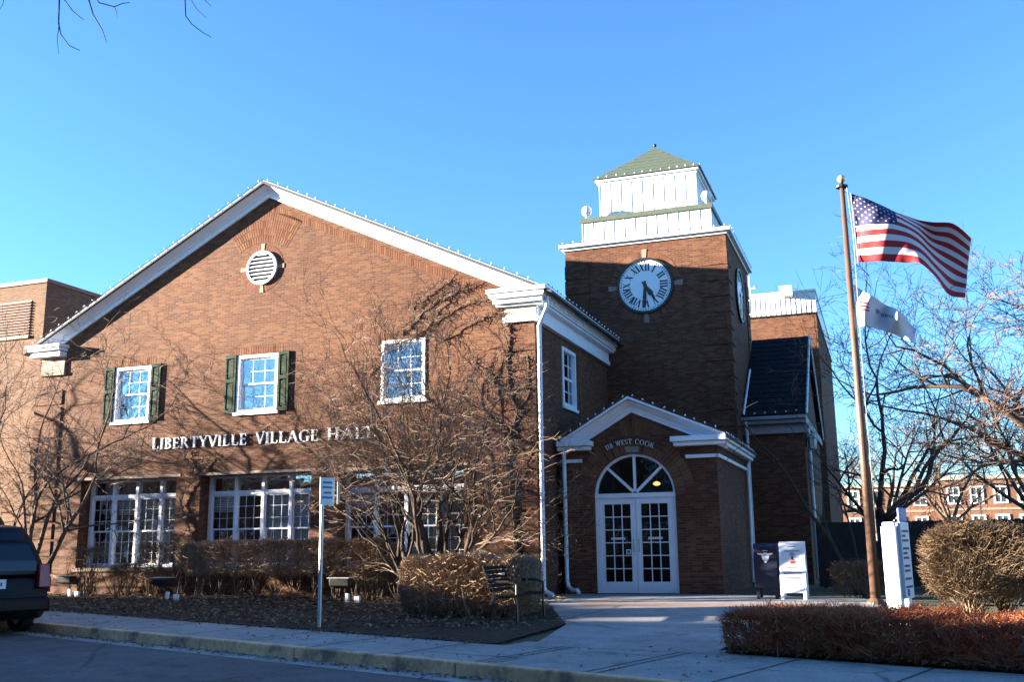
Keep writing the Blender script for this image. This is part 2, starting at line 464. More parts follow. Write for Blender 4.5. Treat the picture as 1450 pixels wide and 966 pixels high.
# control joints of the pavement
jm = MB()
for m, n0, n1 in [(m, -9.2, -7.73) for m in (-16, -14.4, -12.8, -11.2, -9.6, -8, -6.4, -4.8, -3.2, -1.6, 0, 1.6, 3.2, 4.8)] + [(m, -9.2, -7.05) for m in (6.2, 6.35, 7.8, 7.95, 9.3, 10.8, 12.4, 14)]:
    a, b = mn(m - .016, n0), mn(m + .016, n0); c, d = mn(m + .016, n1), mn(m - .016, n1)
    jm.poly([(p[0], p[1], gz(p[1]) + .004) for p in (a, b, c, d)])
for y in (-4.3, -6.3):
    jm.poly([(2.0 + (y + 4.3) * -.2, y, gz(y) + .008), (5.0, y, gz(y) + .008), (5.0, y + .02, gz(y) + .008), (2.0 + (y + 4.3) * -.2, y + .02, gz(y) + .008)])
a, b = mn(5.0, -7.73), mn(8, -7.73)
jm.poly([(p[0], p[1], gz(p[1]) + .008) for p in (mn(5.3, -7.73), mn(7.7, -7.73), mn(7.7, -7.71), mn(5.3, -7.71))])
tag(jm.build('pavement_joints', M['joint']), kind='structure')
pm = MB()
for m0 in (4.6, 11.6):
    q = [mn(m0, -11.5), mn(m0 + .8, -11.5), mn(m0 + .8, -11.6), mn(m0, -11.6)]
    pm.poly([(p[0], p[1], gz(p[1]) - .156) for p in q])
tag(pm.build('parking_marks', M['paint']), kind='structure')

# ------------------------------------------------------------------ village hall
hall = thing('village_hall', 'large brick village hall with white trimmed gable, clock tower and small gabled entrance porch', 'building', (0, 0, 0))
XL, XR, XC = -15.2, -.05, -7.6
ZL, ZR, ZA = 6.95, 7.2, 10.9            # eave and apex heights of the gable roof
def roof_z(x):
    return ZA - (ZA - ZL) / (XC + 15.15) * (XC - x) if x < XC else ZA - (ZA - ZR) / (.2 - XC) * (x - XC)
def wall_open(mb, x0, x1, z0, z1, ops, y, depth):
    xs = sorted({x0, x1, *[o[0] for o in ops], *[o[1] for o in ops]})
    zs = sorted({z0, z1, *[o[2] for o in ops], *[o[3] for o in ops]})
    for i in range(len(xs) - 1):
        for j in range(len(zs) - 1):
            cx_, cz_ = (xs[i] + xs[i+1]) / 2, (zs[j] + zs[j+1]) / 2
            if any(o[0] < cx_ < o[1] and o[2] < cz_ < o[3] for o in ops): continue
            mb.poly([(xs[i], y, zs[j]), (xs[i+1], y, zs[j]), (xs[i+1], y, zs[j+1]), (xs[i], y, zs[j+1])])
    for a, b, c, d in ops:
        mb.poly([(a, y, c), (a, y + depth, c), (a, y + depth, d), (a, y, d)])
        mb.poly([(b, y, c), (b, y, d), (b, y + depth, d), (b, y + depth, c)])
        mb.poly([(a, y, d), (a, y + depth, d), (b, y + depth, d), (b, y, d)])
        mb.poly([(a, y, c), (b, y, c), (b, y + depth, c), (a, y + depth, c)])
UPW = [(-12.40, -11.19, 4.63, 6.15), (-8.39, -7.13, 4.67, 6.19), (-4.12, -2.90, 4.72, 6.25)]
LOW = [(-13.35, -10.16, .70, 3.06), (-9.40, -6.05, .70, 3.06), (-5.28, -1.88, .70, 3.04)]
mb = MB()
wall_open(mb, XL, XR, -.3, 6.6, UPW + LOW, 0, .46)
mb.poly([(XL, 0, 6.6), (XR, 0, 6.6), (XR, 0, roof_z(XR) - .06), (XC, 0, ZA - .06), (XL, 0, roof_z(XL) - .06)])
# side walls of the wing (right one with the small window opening)
SW = (2.15, 3.35, 4.66, 6.2)
def side_open(x, y0, y1, z0, z1, o):
    ys = sorted({y0, y1, o[0], o[1]}); zs = sorted({z0, z1, o[2], o[3]})
    for i in range(len(ys) - 1):
        for j in range(len(zs) - 1):
            if ys[i] >= o[0] and ys[i+1] <= o[1] and zs[j] >= o[2] and zs[j+1] <= o[3]: continue
            mb.poly([(x, ys[i], zs[j]), (x, ys[i+1], zs[j]), (x, ys[i+1], zs[j+1]), (x, ys[i], zs[j+1])])
    a, b, c, d = o
    for q in ([(a, c), (a, d)], [(b, c), (b, d)], [(a, c), (b, c)], [(a, d), (b, d)]):
        mb.poly([(x, *q[0]), (x, *q[1]), (x - .2, *q[1]), (x - .2, *q[0])])
side_open(XR, 0, 18, -.3, 7.1, SW)
mb.poly([(XL, 0, -.3), (XL, 18, -.3), (XL, 18, 6.8), (XL, 0, 6.8)])
mb.poly([(XL, 18, -.3), (XR, 18, -.3), (XR, 18, roof_z(XR)), (XC, 18, ZA - .06), (XL, 18, roof_z(XL))])
mb.build('wall', M['brick'], hall, fix=False)
# rooms behind the windows
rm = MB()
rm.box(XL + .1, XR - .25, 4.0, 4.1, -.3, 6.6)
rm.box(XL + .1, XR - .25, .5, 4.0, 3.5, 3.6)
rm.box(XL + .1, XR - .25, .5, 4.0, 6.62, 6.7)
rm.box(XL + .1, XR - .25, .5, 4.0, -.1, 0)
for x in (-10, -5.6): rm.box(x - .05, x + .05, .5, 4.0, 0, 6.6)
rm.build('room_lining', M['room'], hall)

# roof slabs
mb = MB()
for xa, xb in ((XC, -15.5), (XC, .5)):
    za, zb = ZA, roof_z(xb)
    q = [(xa, za), (xb, zb), (xb, zb - .06), (xa, za - .06)]
    mb.prism(q, 1, -.33, 18.2)
mb.build('roof', M['shingle'], hall)

# rakes: sloped crown, fillet and frieze board
def rake(xa, za, xb, zb, y, name, h=.36, out=.29, mat='white', parent=hall):
    d = Vector((xb - xa, 0, zb - za)); L = d.length; d.normalize()
    nrm = Vector((-d.z, 0, d.x))
    if nrm.z < 0: nrm = -nrm
    prof = [(y + .0, 0), (y - out - .02, 0), (y - out - .02, -.05), (y - out + .03, -.07), (y - out * .30, -.20), (y - out * .30, -.235), (y - .055, -.25), (y - .055, -h), (y, -h)]
    vx = 0
    st = []
    for t, ext in ((0, 0), (L, 0)):
        base = Vector((xa, 0, za)) + d * t
        # vertical cut at the apex and at the foot
        row = []
        for yy, k in prof:
            row.append((base.x, yy, base.z + k / max(.2, abs(nrm.z))))
        st.append(row)
    m_ = MB(); m_.sweep(None, st)
    return m_.build(name, M[mat], parent)
rake(XC, ZA + .03, -15.05, roof_z(-15.05) + .03, 0, 'rake_board')
rake(XC, ZA + .03, .15, roof_z(.15) + .03, 0, 'rake_board')

# cornice returns at both ends and the long side cornice
def cornice_return(x0, x1, zt, mir=1):
    m_ = MB()
    # crown stack (front pieces), stepped
    for e, za, zb, yo in ((.0, -.10, 0, -.40), (.05, -.20, -.10, -.35), (.12, -.34, -.22, -.25), (.17, -.40, -.34, -.15)):
        m_.box(x0 + e, x1 - e, yo, 0.0, zt + za, zt + zb)
    m_.box(x0 + .02, x1 - .02, -.37, 0, zt - .105, zt - .095)
    m_.box(x0 + .07, x1 - .07, -.32, 0, zt - .225, zt - .195)
    return m_
def returns():
    for x0, x1, zt, p0, p1, zb in ((-15.38, -13.98, 6.95, -15.05, -14.22, 6.18), (-1.14, .36, 7.2, -.80, .05, 6.42)):
        if x0 < -10:
            m_ = MB()
            for e, za, zb_, yo in ((.0, -.09, 0, -.40), (.05, -.18, -.09, -.35), (.08, -.34, -.20, -.27)):
                m_.box(x0 + e, x1 - .15 - e, yo, 0.0, zt + za, zt + zb_)
            m_.build('cornice', M['white'], hall, bevel=.012)
            f = MB(); f.box(p0, p1, -.06, 0, zb, zt - .34); f.build('frieze_panel', M['stone'], hall)
            f = MB(); f.box(p0 - .02, p1 + .02, -.08, 0, zb - .09, zb); f.build('frieze_band', M['stone'], hall)
        else:
            # one cornice that turns the corner and runs along the side to the tower
            st = cornice_return(x0, x1, zt)
            for e, za, zb_ in ((.0, -.10, 0), (.05, -.20, -.10), (.12, -.34, -.22), (.17, -.40, -.34)):
                st.box(XR, x1 - e, 0.0, 6.62 + .35 - e, zt + za, zt + zb_)
            st.box(XR, x1 - .02, 0, 6.9, zt - .105, zt - .095)
            st.box(XR, x1 - .07, 0, 6.9, zt - .225, zt - .195)
            st.build('cornice', M['white'], hall, bevel=.008)
            f = MB(); f.box(p0, p1 - .04, -.05, 0, zb + .12, zt - .40); f.build('frieze_panel', M['panel'], hall)
            f = MB(); f.box(XR, .03, -.0, 6.7, zb + .12, zt - .40); f.build('frieze_board', M['white'], hall)
            f = MB(); f.box(p0 - .03, p1 + .02, -.09, 0, zb, zb + .12); f.box(XR, .07, 0, 6.7, zb, zb + .12)
            f.build('frieze_band', M['white'], hall)
            d = MB()
            y = -.2
            for k in range(38): d.box(.12, .27, -.1 + k * .175, -.02 + k * .175, zt - .30, zt - .228)
            d.build('dentils', M['white'], hall)
returns()

# quoins: groups of courses standing proud with a groove between
def quoins(x0, x1, y, z0, z1, mbq, axis='x', step=.47, proud=.03):
    z = z0
    while z + step <= z1 + .01:
        if axis == 'x': mbq.box(x0, x1, y - proud, y, z + .03, z + step - .03)
        else: mbq.box(x0, x0 + proud, y[0], y[1], z + .03, z + step - .03)
        z += step
for x0, x1, zt in ((-15.22, -14.25, 6.1), (-.84, -.03, 6.4)):
    mb = MB(); quoins(x0, x1, 0, .05, zt, mb); mb.build('quoin_strip', M['brick'], hall)

# ring of radial bricks with four keystones
def ring(cx_, cz_, r0, r1, y, nb, proud=.006, a0=0, a1=2 * PI, key=4, keyin=0, keyout=.1, keyw=(.055, .085)):
    b = MB()
    for k in range(nb):
        t0 = a0 + (a1 - a0) * (k + .07) / nb; t1 = a0 + (a1 - a0) * (k + .93) / nb
        q = [(r0, t0), (r1, t0), (r1, t1), (r0, t1)]
        pts = [(cx_ + r * math.cos(t), cz_ + r * math.sin(t)) for r, t in q]
        b.prism(pts, 1, y - proud, y - .001)
    m_ = MB()
    n = 64
    for k in range(n):
        t0 = a0 + (a1 - a0) * k / n; t1 = a0 + (a1 - a0) * (k + 1) / n
        m_.poly([(cx_ + r * math.cos(t), y - .004, cz_ + r * math.sin(t)) for r, t in ((r0, t0), (r1, t0), (r1, t1), (r0, t1))])
    st = []
    if key:
        for k in range(4):
            st.append(MB())
            t = k * PI / 2
            for dt, in ((.0,),):
                w0, w1 = keyw
                c, s_ = math.cos(t), math.sin(t)
                pts = [(r0 + keyin, -w0), (r1 + keyout, -w1), (r1 + keyout, w1), (r0 + keyin, w0)]
                st[-1].prism([(cx_ + r * c - w * s_, cz_ + r * s_ + w * c) for r, w in pts], 1, y - proud - .012, y - .0015)
    return b, m_, st
def add_ring(*a, bm='brick_red', **k):
    b, m_, st = ring(*a, **k)
    if bm is not None:
        j = m_.build('mortar_ring', M['mortar'], hall)
        o = b.build('brick_ring', M[bm], hall)
    for k_ in st: k_.build('keystone', M['stone'], hall)
VX, VZ = -7.74, 8.56
add_ring(VX, VZ, .47, .66, 0, 44, keyout=.02, keyw=(.04, .062))
# louvred round vent
vm = MB()
n = 48
for k in range(n):
    t0, t1 = 2 * PI * k / n, 2 * PI * (k + 1) / n
    P = lambda r, t, y: (VX + r * math.cos(t), y, VZ + r * math.sin(t))
    for (ra, ya), (rb, yb) in (((.47, -.005), (.47, -.07)), ((.47, -.07), (.41, -.07)), ((.41, -.07), (.41, -.006))):
        vm.poly([P(ra, t0, ya), P(ra, t1, ya), P(rb, t1, yb), P(rb, t0, yb)])
vent = vm.build('gable_vent', M['white'], hall)
bk = MB(); bk.poly([(VX + .42 * math.cos(2*PI*k/n), -.008, VZ + .42 * math.sin(2*PI*k/n)) for k in range(n)])
bk.build('vent_backing', M['black'], vent)
for k in range(8):
    z = VZ - .37 + k * .105
    hw = math.sqrt(max(.001, .41 ** 2 - (z - VZ + .02) ** 2))
    s_ = MB(); s_.hexa([(VX - hw, -.055, z - .026), (VX + hw, -.055, z - .026), (VX + hw, -.030, z + .012), (VX - hw, -.030, z + .012),
                        (VX - hw, -.062, z - .012), (VX + hw, -.062, z - .012), (VX + hw, -.037, z + .024), (VX - hw, -.037, z + .024)])
    s_.build('vent_slat', M['white'], vent)

# bricks set as a fan
def fan(cx_, cz_, r0, r1, half, y, step, zmax, name, bw=.062, bl=.195):
    rng = random.Random(4)
    b = MB(); r = r0; row = 0
    while r < r1:
        na = int(2 * half * (r + bl / 2) / (bw + .012))
        for k in range(na):
            t = PI / 2 - half + 2 * half * (k + .5) / na
            c, s_ = math.cos(t), math.sin(t)
            ok = True; pts = []
            for rr, w in ((r, -bw / 2), (r + bl, -bw / 2), (r + bl, bw / 2), (r, bw / 2)):
                px, pz = cx_ + rr * c - w * s_, cz_ + rr * s_ + w * c
                if pz > zmax(px): ok = False
                pts.append((px, pz))
            if ok: b.prism(pts, 1, y - .0045, y - .0012)
        r += bl + .012; row += 1
    return b.build(name, M['brick_loose'], hall)
fan(VX, VZ - .6, 1.32, 3.0, R(34), 0, .08, lambda x: roof_z(x) - .50, 'brick_fan')
# soldier courses over the windows and along the rake
def soldier(x0, x1, z0, h, y, name='soldier_course', mat='brick_loose', parent=hall):
    b = MB(); n = int((x1 - x0) / .072)
    for k in range(n):
        xa = x0 + (x1 - x0) * (k + .07) / n; xb = x0 + (x1 - x0) * (k + .93) / n
        b.box(xa, xb, y - .0045, y - .0012, z0, z0 + h)
    return b.build(name, M[mat], parent)
for x0, x1, z0, z1 in UPW: soldier(x0 - .12, x1 + .12, z1 + .02, .21, 0)
sb = MB()
nb_ = 104
for k in range(nb_):
    x = XC + .2 + k * .066
    if x > -1.1: break
    z = roof_z(x) - .52
    sb.hexa([(x, -.0045, z - .2), (x + .056, -.0045, z - .2 - .026), (x + .056, -.0012, z - .226), (x, -.0012, z - .2),
             (x, -.0045, z), (x + .056, -.0045, z - .026), (x + .056, -.0012, z - .026), (x, -.0012, z)])
sb.build('rake_soldier_course', M['brick_loose'], hall)

# upper windows
def upper_window(x0, x1, z0, z1, blindz):
    f = MB(); w = .085
    f.box(x0, x0 + w, -.03, .14, z0, z1); f.box(x1 - w, x1, -.03, .14, z0, z1)
    f.box(x0 + w, x1 - w, -.03, .14, z1 - w, z1); f.box(x0 + w, x1 - w, -.03, .14, z0, z0 + w * .7)
    win = f.build('window', M['white'], hall, bevel=.006)
    a0, a1, c0, c1 = x0 + w, x1 - w, z0 + w * .7, z1 - w; zm = (c0 + c1) / 2
    for (zb, zt, y) in ((zm - .02, c1, .045), (c0, zm + .02, .09)):
        s_ = MB()
        s_.box(a0, a0 + .045, y, y + .04, zb, zt); s_.box(a1 - .045, a1, y, y + .04, zb, zt)
        s_.box(a0 + .045, a1 - .045, y, y + .04, zt - .045, zt); s_.box(a0 + .045, a1 - .045, y, y + .04, zb, zb + .045)
        for k in (1, 2):
            x = a0 + (a1 - a0) * k / 3; s_.box(x - .009, x + .009, y + .012, y + .028, zb + .045, zt - .045)
        zz = (zb + zt) / 2; s_.box(a0 + .045, a1 - .045, y + .013, y + .027, zz - .009, zz + .009)
        s_.build('sash', M['white'], win)
        g = MB(); g.box(a0 + .04, a1 - .04, y + .018, y + .022, zb + .04, zt - .04); g.build('pane', M['glass_up'], win)
    b = MB()
    zt = c1
    while zt > blindz:
        b.hexa([(a0, .20, zt - .028), (a1, .20, zt - .028), (a1, .215, zt - .03), (a0, .215, zt - .03), (a0, .21, zt - .001), (a1, .21, zt - .001), (a1, .225, zt - .003), (a0, .225, zt - .003)])
        zt -= .027
    b.build('blind', M['blind'], win)
    s_ = MB(); s_.box(x0 - .06, x1 + .06, -.07, .10, z0 - .085, z0 - .002); s_.build('sill', M['white'], win, bevel=.008)
    return win
for (w_, bz) in zip(UPW, (4.6, 4.6, 4.7)): upper_window(*w_, bz)
def shutter(x0, x1, z0, z1):
    s_ = MB(); y0, y1 = -.055, -.008
    s_.box(x0, x0 + .055, y0, y1, z0, z1); s_.box(x1 - .055, x1, y0, y1, z0, z1)
    zm = z0 + (z1 - z0) * .56
    for za, zb in ((z0, z0 + .1), (zm - .05, zm + .05), (z1 - .09, z1)): s_.box(x0 + .055, x1 - .055, y0, y1, za, zb)
    for za, zb in ((z0 + .1, zm - .05), (zm + .05, z1 - .09)):
        s_.box(x0 + .055, x1 - .055, -.028, y1, za, zb)
        s_.box(x0 + .085, x1 - .085, -.042, -.028, za + .035, zb - .035)
    return s_.build('shutter', M['green'], hall, bevel=.004)
for i in (0, 1):
    x0, x1, z0, z1 = UPW[i]
    shutter(x0 - .36, x0 - .02, z0 - .02, z1 + .03); shutter(x1 + .02, x1 + .34, z0 - .02, z1 + .03)

# ground floor windows: four lights with transoms in a deep brick reveal
def lower_window(x0, x1, z0, z1):
    y = .42; zt = z1 - .40
    f = MB(); w = .09
    xs = [x0 + (x1 - x0) * k / 4 for k in range(5)]
    for k, x in enumerate(xs):
        a = x - w / 2 if 0 < k < 4 else (x if k == 0 else x - w)
        f.box(a, a + w, y - .03, y + .12, z0, z1)
    for k in range(4):
        a = xs[k] + (w if k == 0 else w / 2); b = xs[k+1] - (w if k == 3 else w / 2)
        f.box(a, b, y, y + .1, z1 - .06, z1); f.box(a, b, y - .015, y + .1, zt - .1, zt); f.box(a, b, y, y + .1, z0, z0 + .07)
    win = f.build('window', M['white'], hall, bevel=.006)
    zm = z0 + .07 + (zt - .1 - z0 - .07) * .50
    for k in range(4):
        a = xs[k] + (w if k == 0 else w / 2); b = xs[k+1] - (w if k == 3 else w / 2)
        g = MB(); g.box(a, b, y + .05, y + .054, zt, z1 - .06); g.build('pane', M['glass_up'], win)
        for (za, zb, yy) in ((zm - .02, zt - .1, y + .02), (z0 + .07, zm + .02, y + .06)):
            s_ = MB()
            s_.box(a, a + .035, yy, yy + .035, za, zb); s_.box(b - .035, b, yy, yy + .035, za, zb)
            s_.box(a + .035, b - .035, yy, yy + .035, zb - .04, zb); s_.box(a + .035, b - .035, yy, yy + .035, za, za + .04)
            for j in (1, 2):
                x = a + (b - a) * j / 3; s_.box(x - .005, x + .005, yy + .01, yy + .02, za + .04, zb - .04)
                z = za + (zb - za) * j / 3; s_.box(a + .035, b - .035, yy + .011, yy + .019, z - .005, z + .005)
            s_.build('sash', M['white'], win)
            g = MB(); g.box(a + .03, b - .03, yy + .015, yy + .019, za + .035, zb - .035); g.build('pane', M['glass'], win)
        if True:
            bl = MB(); z = zt - .1
            low = zm if k >= 2 else zm + .45
            if k != 1 or x0 < -12:
                while z > low:
                    bl.hexa([(a, y + .105, z - .04), (b, y + .105, z - .04), (b, y + .108, z - .041), (a, y + .108, z - .041),
                             (a, y + .119, z - .006), (b, y + .119, z - .006), (b, y + .122, z - .007), (a, y + .122, z - .007)])
                    z -= .045
                bl.build('blind', M['blind'], win)
        if k >= 2:
            c = MB(); n = 26; P = []
            top = [(a + (b - a) * i / n, y + .125 + .012 * math.sin(i * 1.9)) for i in range(n + 1)]
            for i in range(n):
                c.poly([(top[i][0], top[i][1], z0 + .07), (top[i+1][0], top[i+1][1], z0 + .07), (top[i+1][0], top[i+1][1], zm + .02), (top[i][0], top[i][1], zm + .02)])
            c.build('curtain', M['curtain'], win, smooth=True)
    s_ = MB(); s_.box(x0 - .06, x1 + .06, -.07, y - .001, z0 - .10, z0 - .002); s_.build('sill', M['stone'], win, bevel=.01)
    l = MB(); l.box(x0 - .12, x1 + .12, -.014, .05, z1 + .002, z1 + .07); l.build('lintel', M['stone'], win)
for w_ in LOW: lower_window(*w_)

# side window of the wing (in the shade)
f = MB(); a, b, c, d = SW; w = .09
f.box(XR - .14, XR + .03, a, a + w, c, d); f.box(XR - .14, XR + .03, b - w, b, c, d)
f.box(XR - .14, XR + .03, a + w, b - w, d - w, d); f.box(XR - .14, XR + .03, a + w, b - w, c, c + w)
win = f.build('window', M['white'], hall, bevel=.006)
s_ = MB(); zm = (c + d) / 2
s_.box(XR - .09, XR - .05, a + w, b - w, zm - .03, zm + .03)
for k in (1, 2): 
    y = a + (b - a) * k / 3; s_.box(XR - .085, XR - .06, y - .01, y + .01, c + w, d - w)
for z in (c + .42, d - .42): s_.box(XR - .084, XR - .061, a + w, b - w, z - .01, z + .01)
s_.build('sash', M['white'], win)
g = MB(); g.box(XR - .075, XR - .07, a + w, b - w, c + w, d - w); g.build('pane', M['glass'], win)
s_ = MB(); s_.box(XR - .14, XR + .07, a - .05, b + .05, c - .08, c - .002); s_.build('sill', M['white'], win)
g = MB(); g.box(XR - .19, XR - .18, a, b, c, d); g.build('blind', M['blind'], win)

# ------------------------------------------------------------------ clock tower
TX0, TX1, TY0, TY1, TZ = -1.28, 3.68, 6.75, 11.70, 10.16
TCX, TCY = (TX0 + TX1) / 2, (TY0 + TY1) / 2
mb = MB(); mb.box(TX0, TX1, TY0, TY1, -.3, TZ); mb.build('tower_wall', M['brick'], hall)
for x0, x1 in ((TX0 - .015, TX0 + .75), (TX1 - .75, TX1 + .015)):
    mb = MB(); quoins(x0, x1, TY0, 4.4, TZ - .05, mb, step=.48); mb.build('quoin_strip', M['brick'], hall)
for y0, y1 in ((TY0, TY0 + .75), (TY1 - .75, TY1)):
    mb = MB(); quoins(TX1, 0, (y0, y1), .1, TZ - .05, mb, axis='y', step=.48); mb.build('quoin_strip', M['brick'], hall)
def sqstack(parts, name, mat, parent=hall, bevel=.01):
    m_ = MB()
    for h, z0, z1 in parts: m_.box(TCX - h, TCX + h, TCY - h, TCY + h, z0, z1)
    return m_.build(name, mat, parent, bevel=bevel)
TH = (TX1 - TX0) / 2
sqstack([(TH + .05, TZ - .02, TZ + .06), (TH + .16, TZ + .061, TZ + .17)], 'tower_eave', M['white'])
sqstack([(TH + .10, TZ + .171, TZ + .20)], 'tower_flashing', M['olive'])
def seamed(h, z0, z1, n, name, mat='white_metal'):
    m_ = MB(); m_.box(TCX - h, TCX + h, TCY - h, TCY + h, z0, z1)
    for k in range(n + 1):
        o = -h + 2 * h * k / n
        for s_ in (-1, 1):
            m_.box(TCX + o - .010, TCX + o + .010, TCY + s_ * h - .014, TCY + s_ * h + .014, z0, z1 - .001)
            m_.box(TCX + s_ * h - .014, TCX + s_ * h + .014, TCY + o - .010, TCY + o + .010, z0, z1 - .001)
    return m_.build(name, M[mat], hall)
LH, UH = 2.02, 1.55
seamed(LH, TZ + .2, 11.15, 12, 'lower_cupola')
# olive skirt roof between the two white stages
m_ = MB()
h0, h1 = LH + .06, UH
z0, z1 = 11.15, 11.42
q = lambda h, z: [(TCX - h, TCY - h, z), (TCX + h, TCY - h, z), (TCX + h, TCY + h, z), (TCX - h, TCY + h, z)]
m_.faces(q(h0, z0) + q(h0, z0 + .15) + q(h1, z0 + .22), [(3,2,1,0),(0,1,5,4),(1,2,6,5),(2,3,7,6),(3,0,4,7),(4,5,9,8),(5,6,10,9),(6,7,11,10),(7,4,8,11),(8,9,10,11)])
m_.build('skirt_roof', M['olive'], hall)
seamed(UH, 11.37, 12.50, 9, 'upper_cupola')
sqstack([(UH + .04, 12.501, 12.60), (UH + .11, 12.601, 12.69)], 'cupola_cornice', M['white'])
m_ = MB(); h0 = UH + .15; za, zb = 12.691, 14.2
nl = 8
for k in range(nl):
    t0, t1 = k / nl, (k + 1) / nl
    # slight bell curve, each course lapping the one below
    H = lambda t: h0 * (1 - t) ** 1.08
    Z = lambda t: za + (zb - za) * t
    a, b = H(t0) + .02, H(t1) + .001
    m_.faces(q(a, Z(t0)) + q(a - .005, Z(t0) + .03) + q(b, Z(t1) + .005), [(3,2,1,0),(0,1,5,4),(1,2,6,5),(2,3,7,6),(3,0,4,7),(4,5,9,8),(5,6,10,9),(6,7,11,10),(7,4,8,11),(8,9,10,11)])
m_.build('pyramid_roof', M['olive'], hall)
m_ = MB(); m_.ball((TCX, TCY, zb + .06), .06); m_.tube([(TCX, TCY, zb - .05), (TCX, TCY, zb + .1)], [.02, .01], 6); m_.build('finial', M['black'], hall, smooth=True)
for sx, sy in ((-1, -1), (1, -1), (1, 1), (-1, 1)):
    m_ = MB(); c = (TCX + sx * (LH - .12), TCY + sy * (LH - .12), 11.30)
    m_.lathe([(.08, 0), (.08, .04), (.045, .06), (.045, .12), (.09, .14), (.14, .20), (.16, .29), (.14, .38), (.09, .43), (.001, .46)], c, 18)
    m_.build('ball_finial', M['white'], hall, smooth=True)

# the clocks
CKX, CKZ, CKR = 1.22, 8.80, .80
def glyph_roman(s, h=.26):
    # list of polygons, baseline 0..h, centred in x, thick/thin strokes
    polys = []; x = 0; T, t = h * .20, h * .075
    for ch in s:
        if ch == 'I':
            polys.append([(x, 0), (x + T, 0), (x + T, h), (x, h)]); 
            polys += [[(x - .02, 0), (x + T + .02, 0), (x + T + .02, .012), (x - .02, .012)], [(x - .02, h - .012), (x + T + .02, h - .012), (x + T + .02, h), (x - .02, h)]]
            x += T + h * .16
        elif ch == 'V':
            w = h * .62
            polys += [[(x, h), (x + T, h), (x + w / 2 + T / 2, 0), (x + w / 2 - T / 3, 0)], [(x + w - t, h), (x + w, h), (x + w / 2 + t, 0), (x + w / 2 - t / 3, 0)]]
            x += w + h * .12
        elif ch == 'X':
            w = h * .62
            polys += [[(x, h), (x + T, h), (x + w, 0), (x + w - T, 0)], [(x + w - t, h), (x + w, h), (x + t, 0), (x, 0)]]
            x += w + h * .12
    W = x - h * .13
    return [[(px - W / 2, pz) for px, pz in p] for p in polys]
def make_clock():
    ck = MB(); n = 64
    for k in range(n):
        t0, t1 = 2*PI*k/n, 2*PI*(k+1)/n
        P = lambda r, t, y: (r * math.cos(t), y, r * math.sin(t))
        for (ra, ya), (rb, yb) in (((.86, -.003), (.86, -.07)), ((.86, -.07), (.79, -.07)), ((.79, -.07), (.79, -.03))):
            ck.poly([P(ra, t0, ya), P(ra, t1, ya), P(rb, t1, yb), P(rb, t0, yb)])
    c = ck.build('clock', M['black'], None)
    d = MB(); d.prism([(.80 * math.cos(2*PI*k/n), .80 * math.sin(2*PI*k/n)) for k in range(n)], 1, -.034, -.006)
    for k, s_ in enumerate(['XII', 'I', 'II', 'III', 'IIII', 'V', 'VI', 'VII', 'VIII', 'IX', 'X', 'XI']):
        a = k * PI / 6; g = MB(); e1 = Vector((math.cos(a), -math.sin(a))); e2 = Vector((math.sin(a), math.cos(a)))
        for p in glyph_roman(s_, .23):
            g.prism([tuple(e1 * x + e2 * (z + .455)) for x, z in p], 1, -.040, -.0335)
        g.build('numeral', M['black'], c, fix=False)
    g = d; g.mat(1)
    for k in range(60):
        a = k * PI / 30; w = .008 if k % 5 else .016
        e1 = Vector((math.cos(a), -math.sin(a))); e2 = Vector((math.sin(a), math.cos(a)))
        g.prism([tuple(e1 * x + e2 * z) for x, z in ((-w, .715), (w, .715), (w, .765), (-w, .765))], 1, -.0395, -.0336)
    d.build('dial', [M['dial'], M['black']], c, fix=False)
    for ang, L, y0 in ((147, .56, -.056), (183.5, .70, -.050)):
        a = R(ang); e1 = Vector((math.cos(a), -math.sin(a))); e2 = Vector((math.sin(a), math.cos(a)))
        h = MB(); prof = [(-.03, -.14), (.03, -.14), (.03, 0), (.085 if L < .6 else .06, L * .55), (.035, L * .68), (.05, L * .74), (.008, L), (-.008, L), (-.05, L * .74), (-.035, L * .68), (-.085 if L < .6 else -.06, L * .55), (-.03, 0)]
        h.prism([tuple(e1 * x + e2 * z) for x, z in prof], 1, y0 - .004, y0); h.build('hand', M['black'], c, fix=False)
    h = MB(); h.prism([(.06 * math.cos(2*PI*k/16), .06 * math.sin(2*PI*k/16)) for k in range(16)], 1, -.064, -.034); h.build('hub', M['black'], c)
    return c
ck = make_clock(); ck.parent = hall; ck.location = (CKX, TY0 - .001, CKZ)
ck2 = dup(ck, hall); ck2.location = (TX1 + .001, TCY - .1, CKZ); ck2.rotation_euler = (0, 0, PI / 2)
add_ring(CKX, CKZ, .865, 1.08, TY0, 60, bm='brick_loose', keyout=.06)

# tower to rear wing: slate roofed link, then the parapeted block behind
RX0, RX1 = 3.68, 5.42
mb = MB(); mb.box(RX0, RX1, 8.3, 15.7, -.3, 4.5)
mb.prism([(8.3, 4.5), (15.7, 4.5), (12.0, 7.7)], 0, RX0 + .02, RX1 - .001); mb.build('link_wall', M['brick'], hall)
mb = MB()
for ya, yb in ((12.0, 7.95), (12.0, 16.05)):
    za, zb = 7.90, 4.86
    mb.prism([(ya, za), (yb, zb), (yb, zb - .07), (ya, za - .07)], 0, RX0, RX1 + .12)
for k in range(16):
    t = k / 16; y = 7.95 + (12.0 - 7.95) * t; z = 4.86 + (7.90 - 4.86) * t
    mb.hexa([(RX0, y - .01, z + .001), (RX1 + .11, y - .01, z + .001), (RX1 + .11, y + .25, z + .19), (RX0, y + .25, z + .19),
             (RX0, y - .02, z + .02), (RX1 + .11, y - .02, z + .02), (RX1 + .11, y + .25, z + .195), (RX0, y + .25, z + .195)])
mb.build('link_roof', M['slate'], hall)
mb = MB(); 
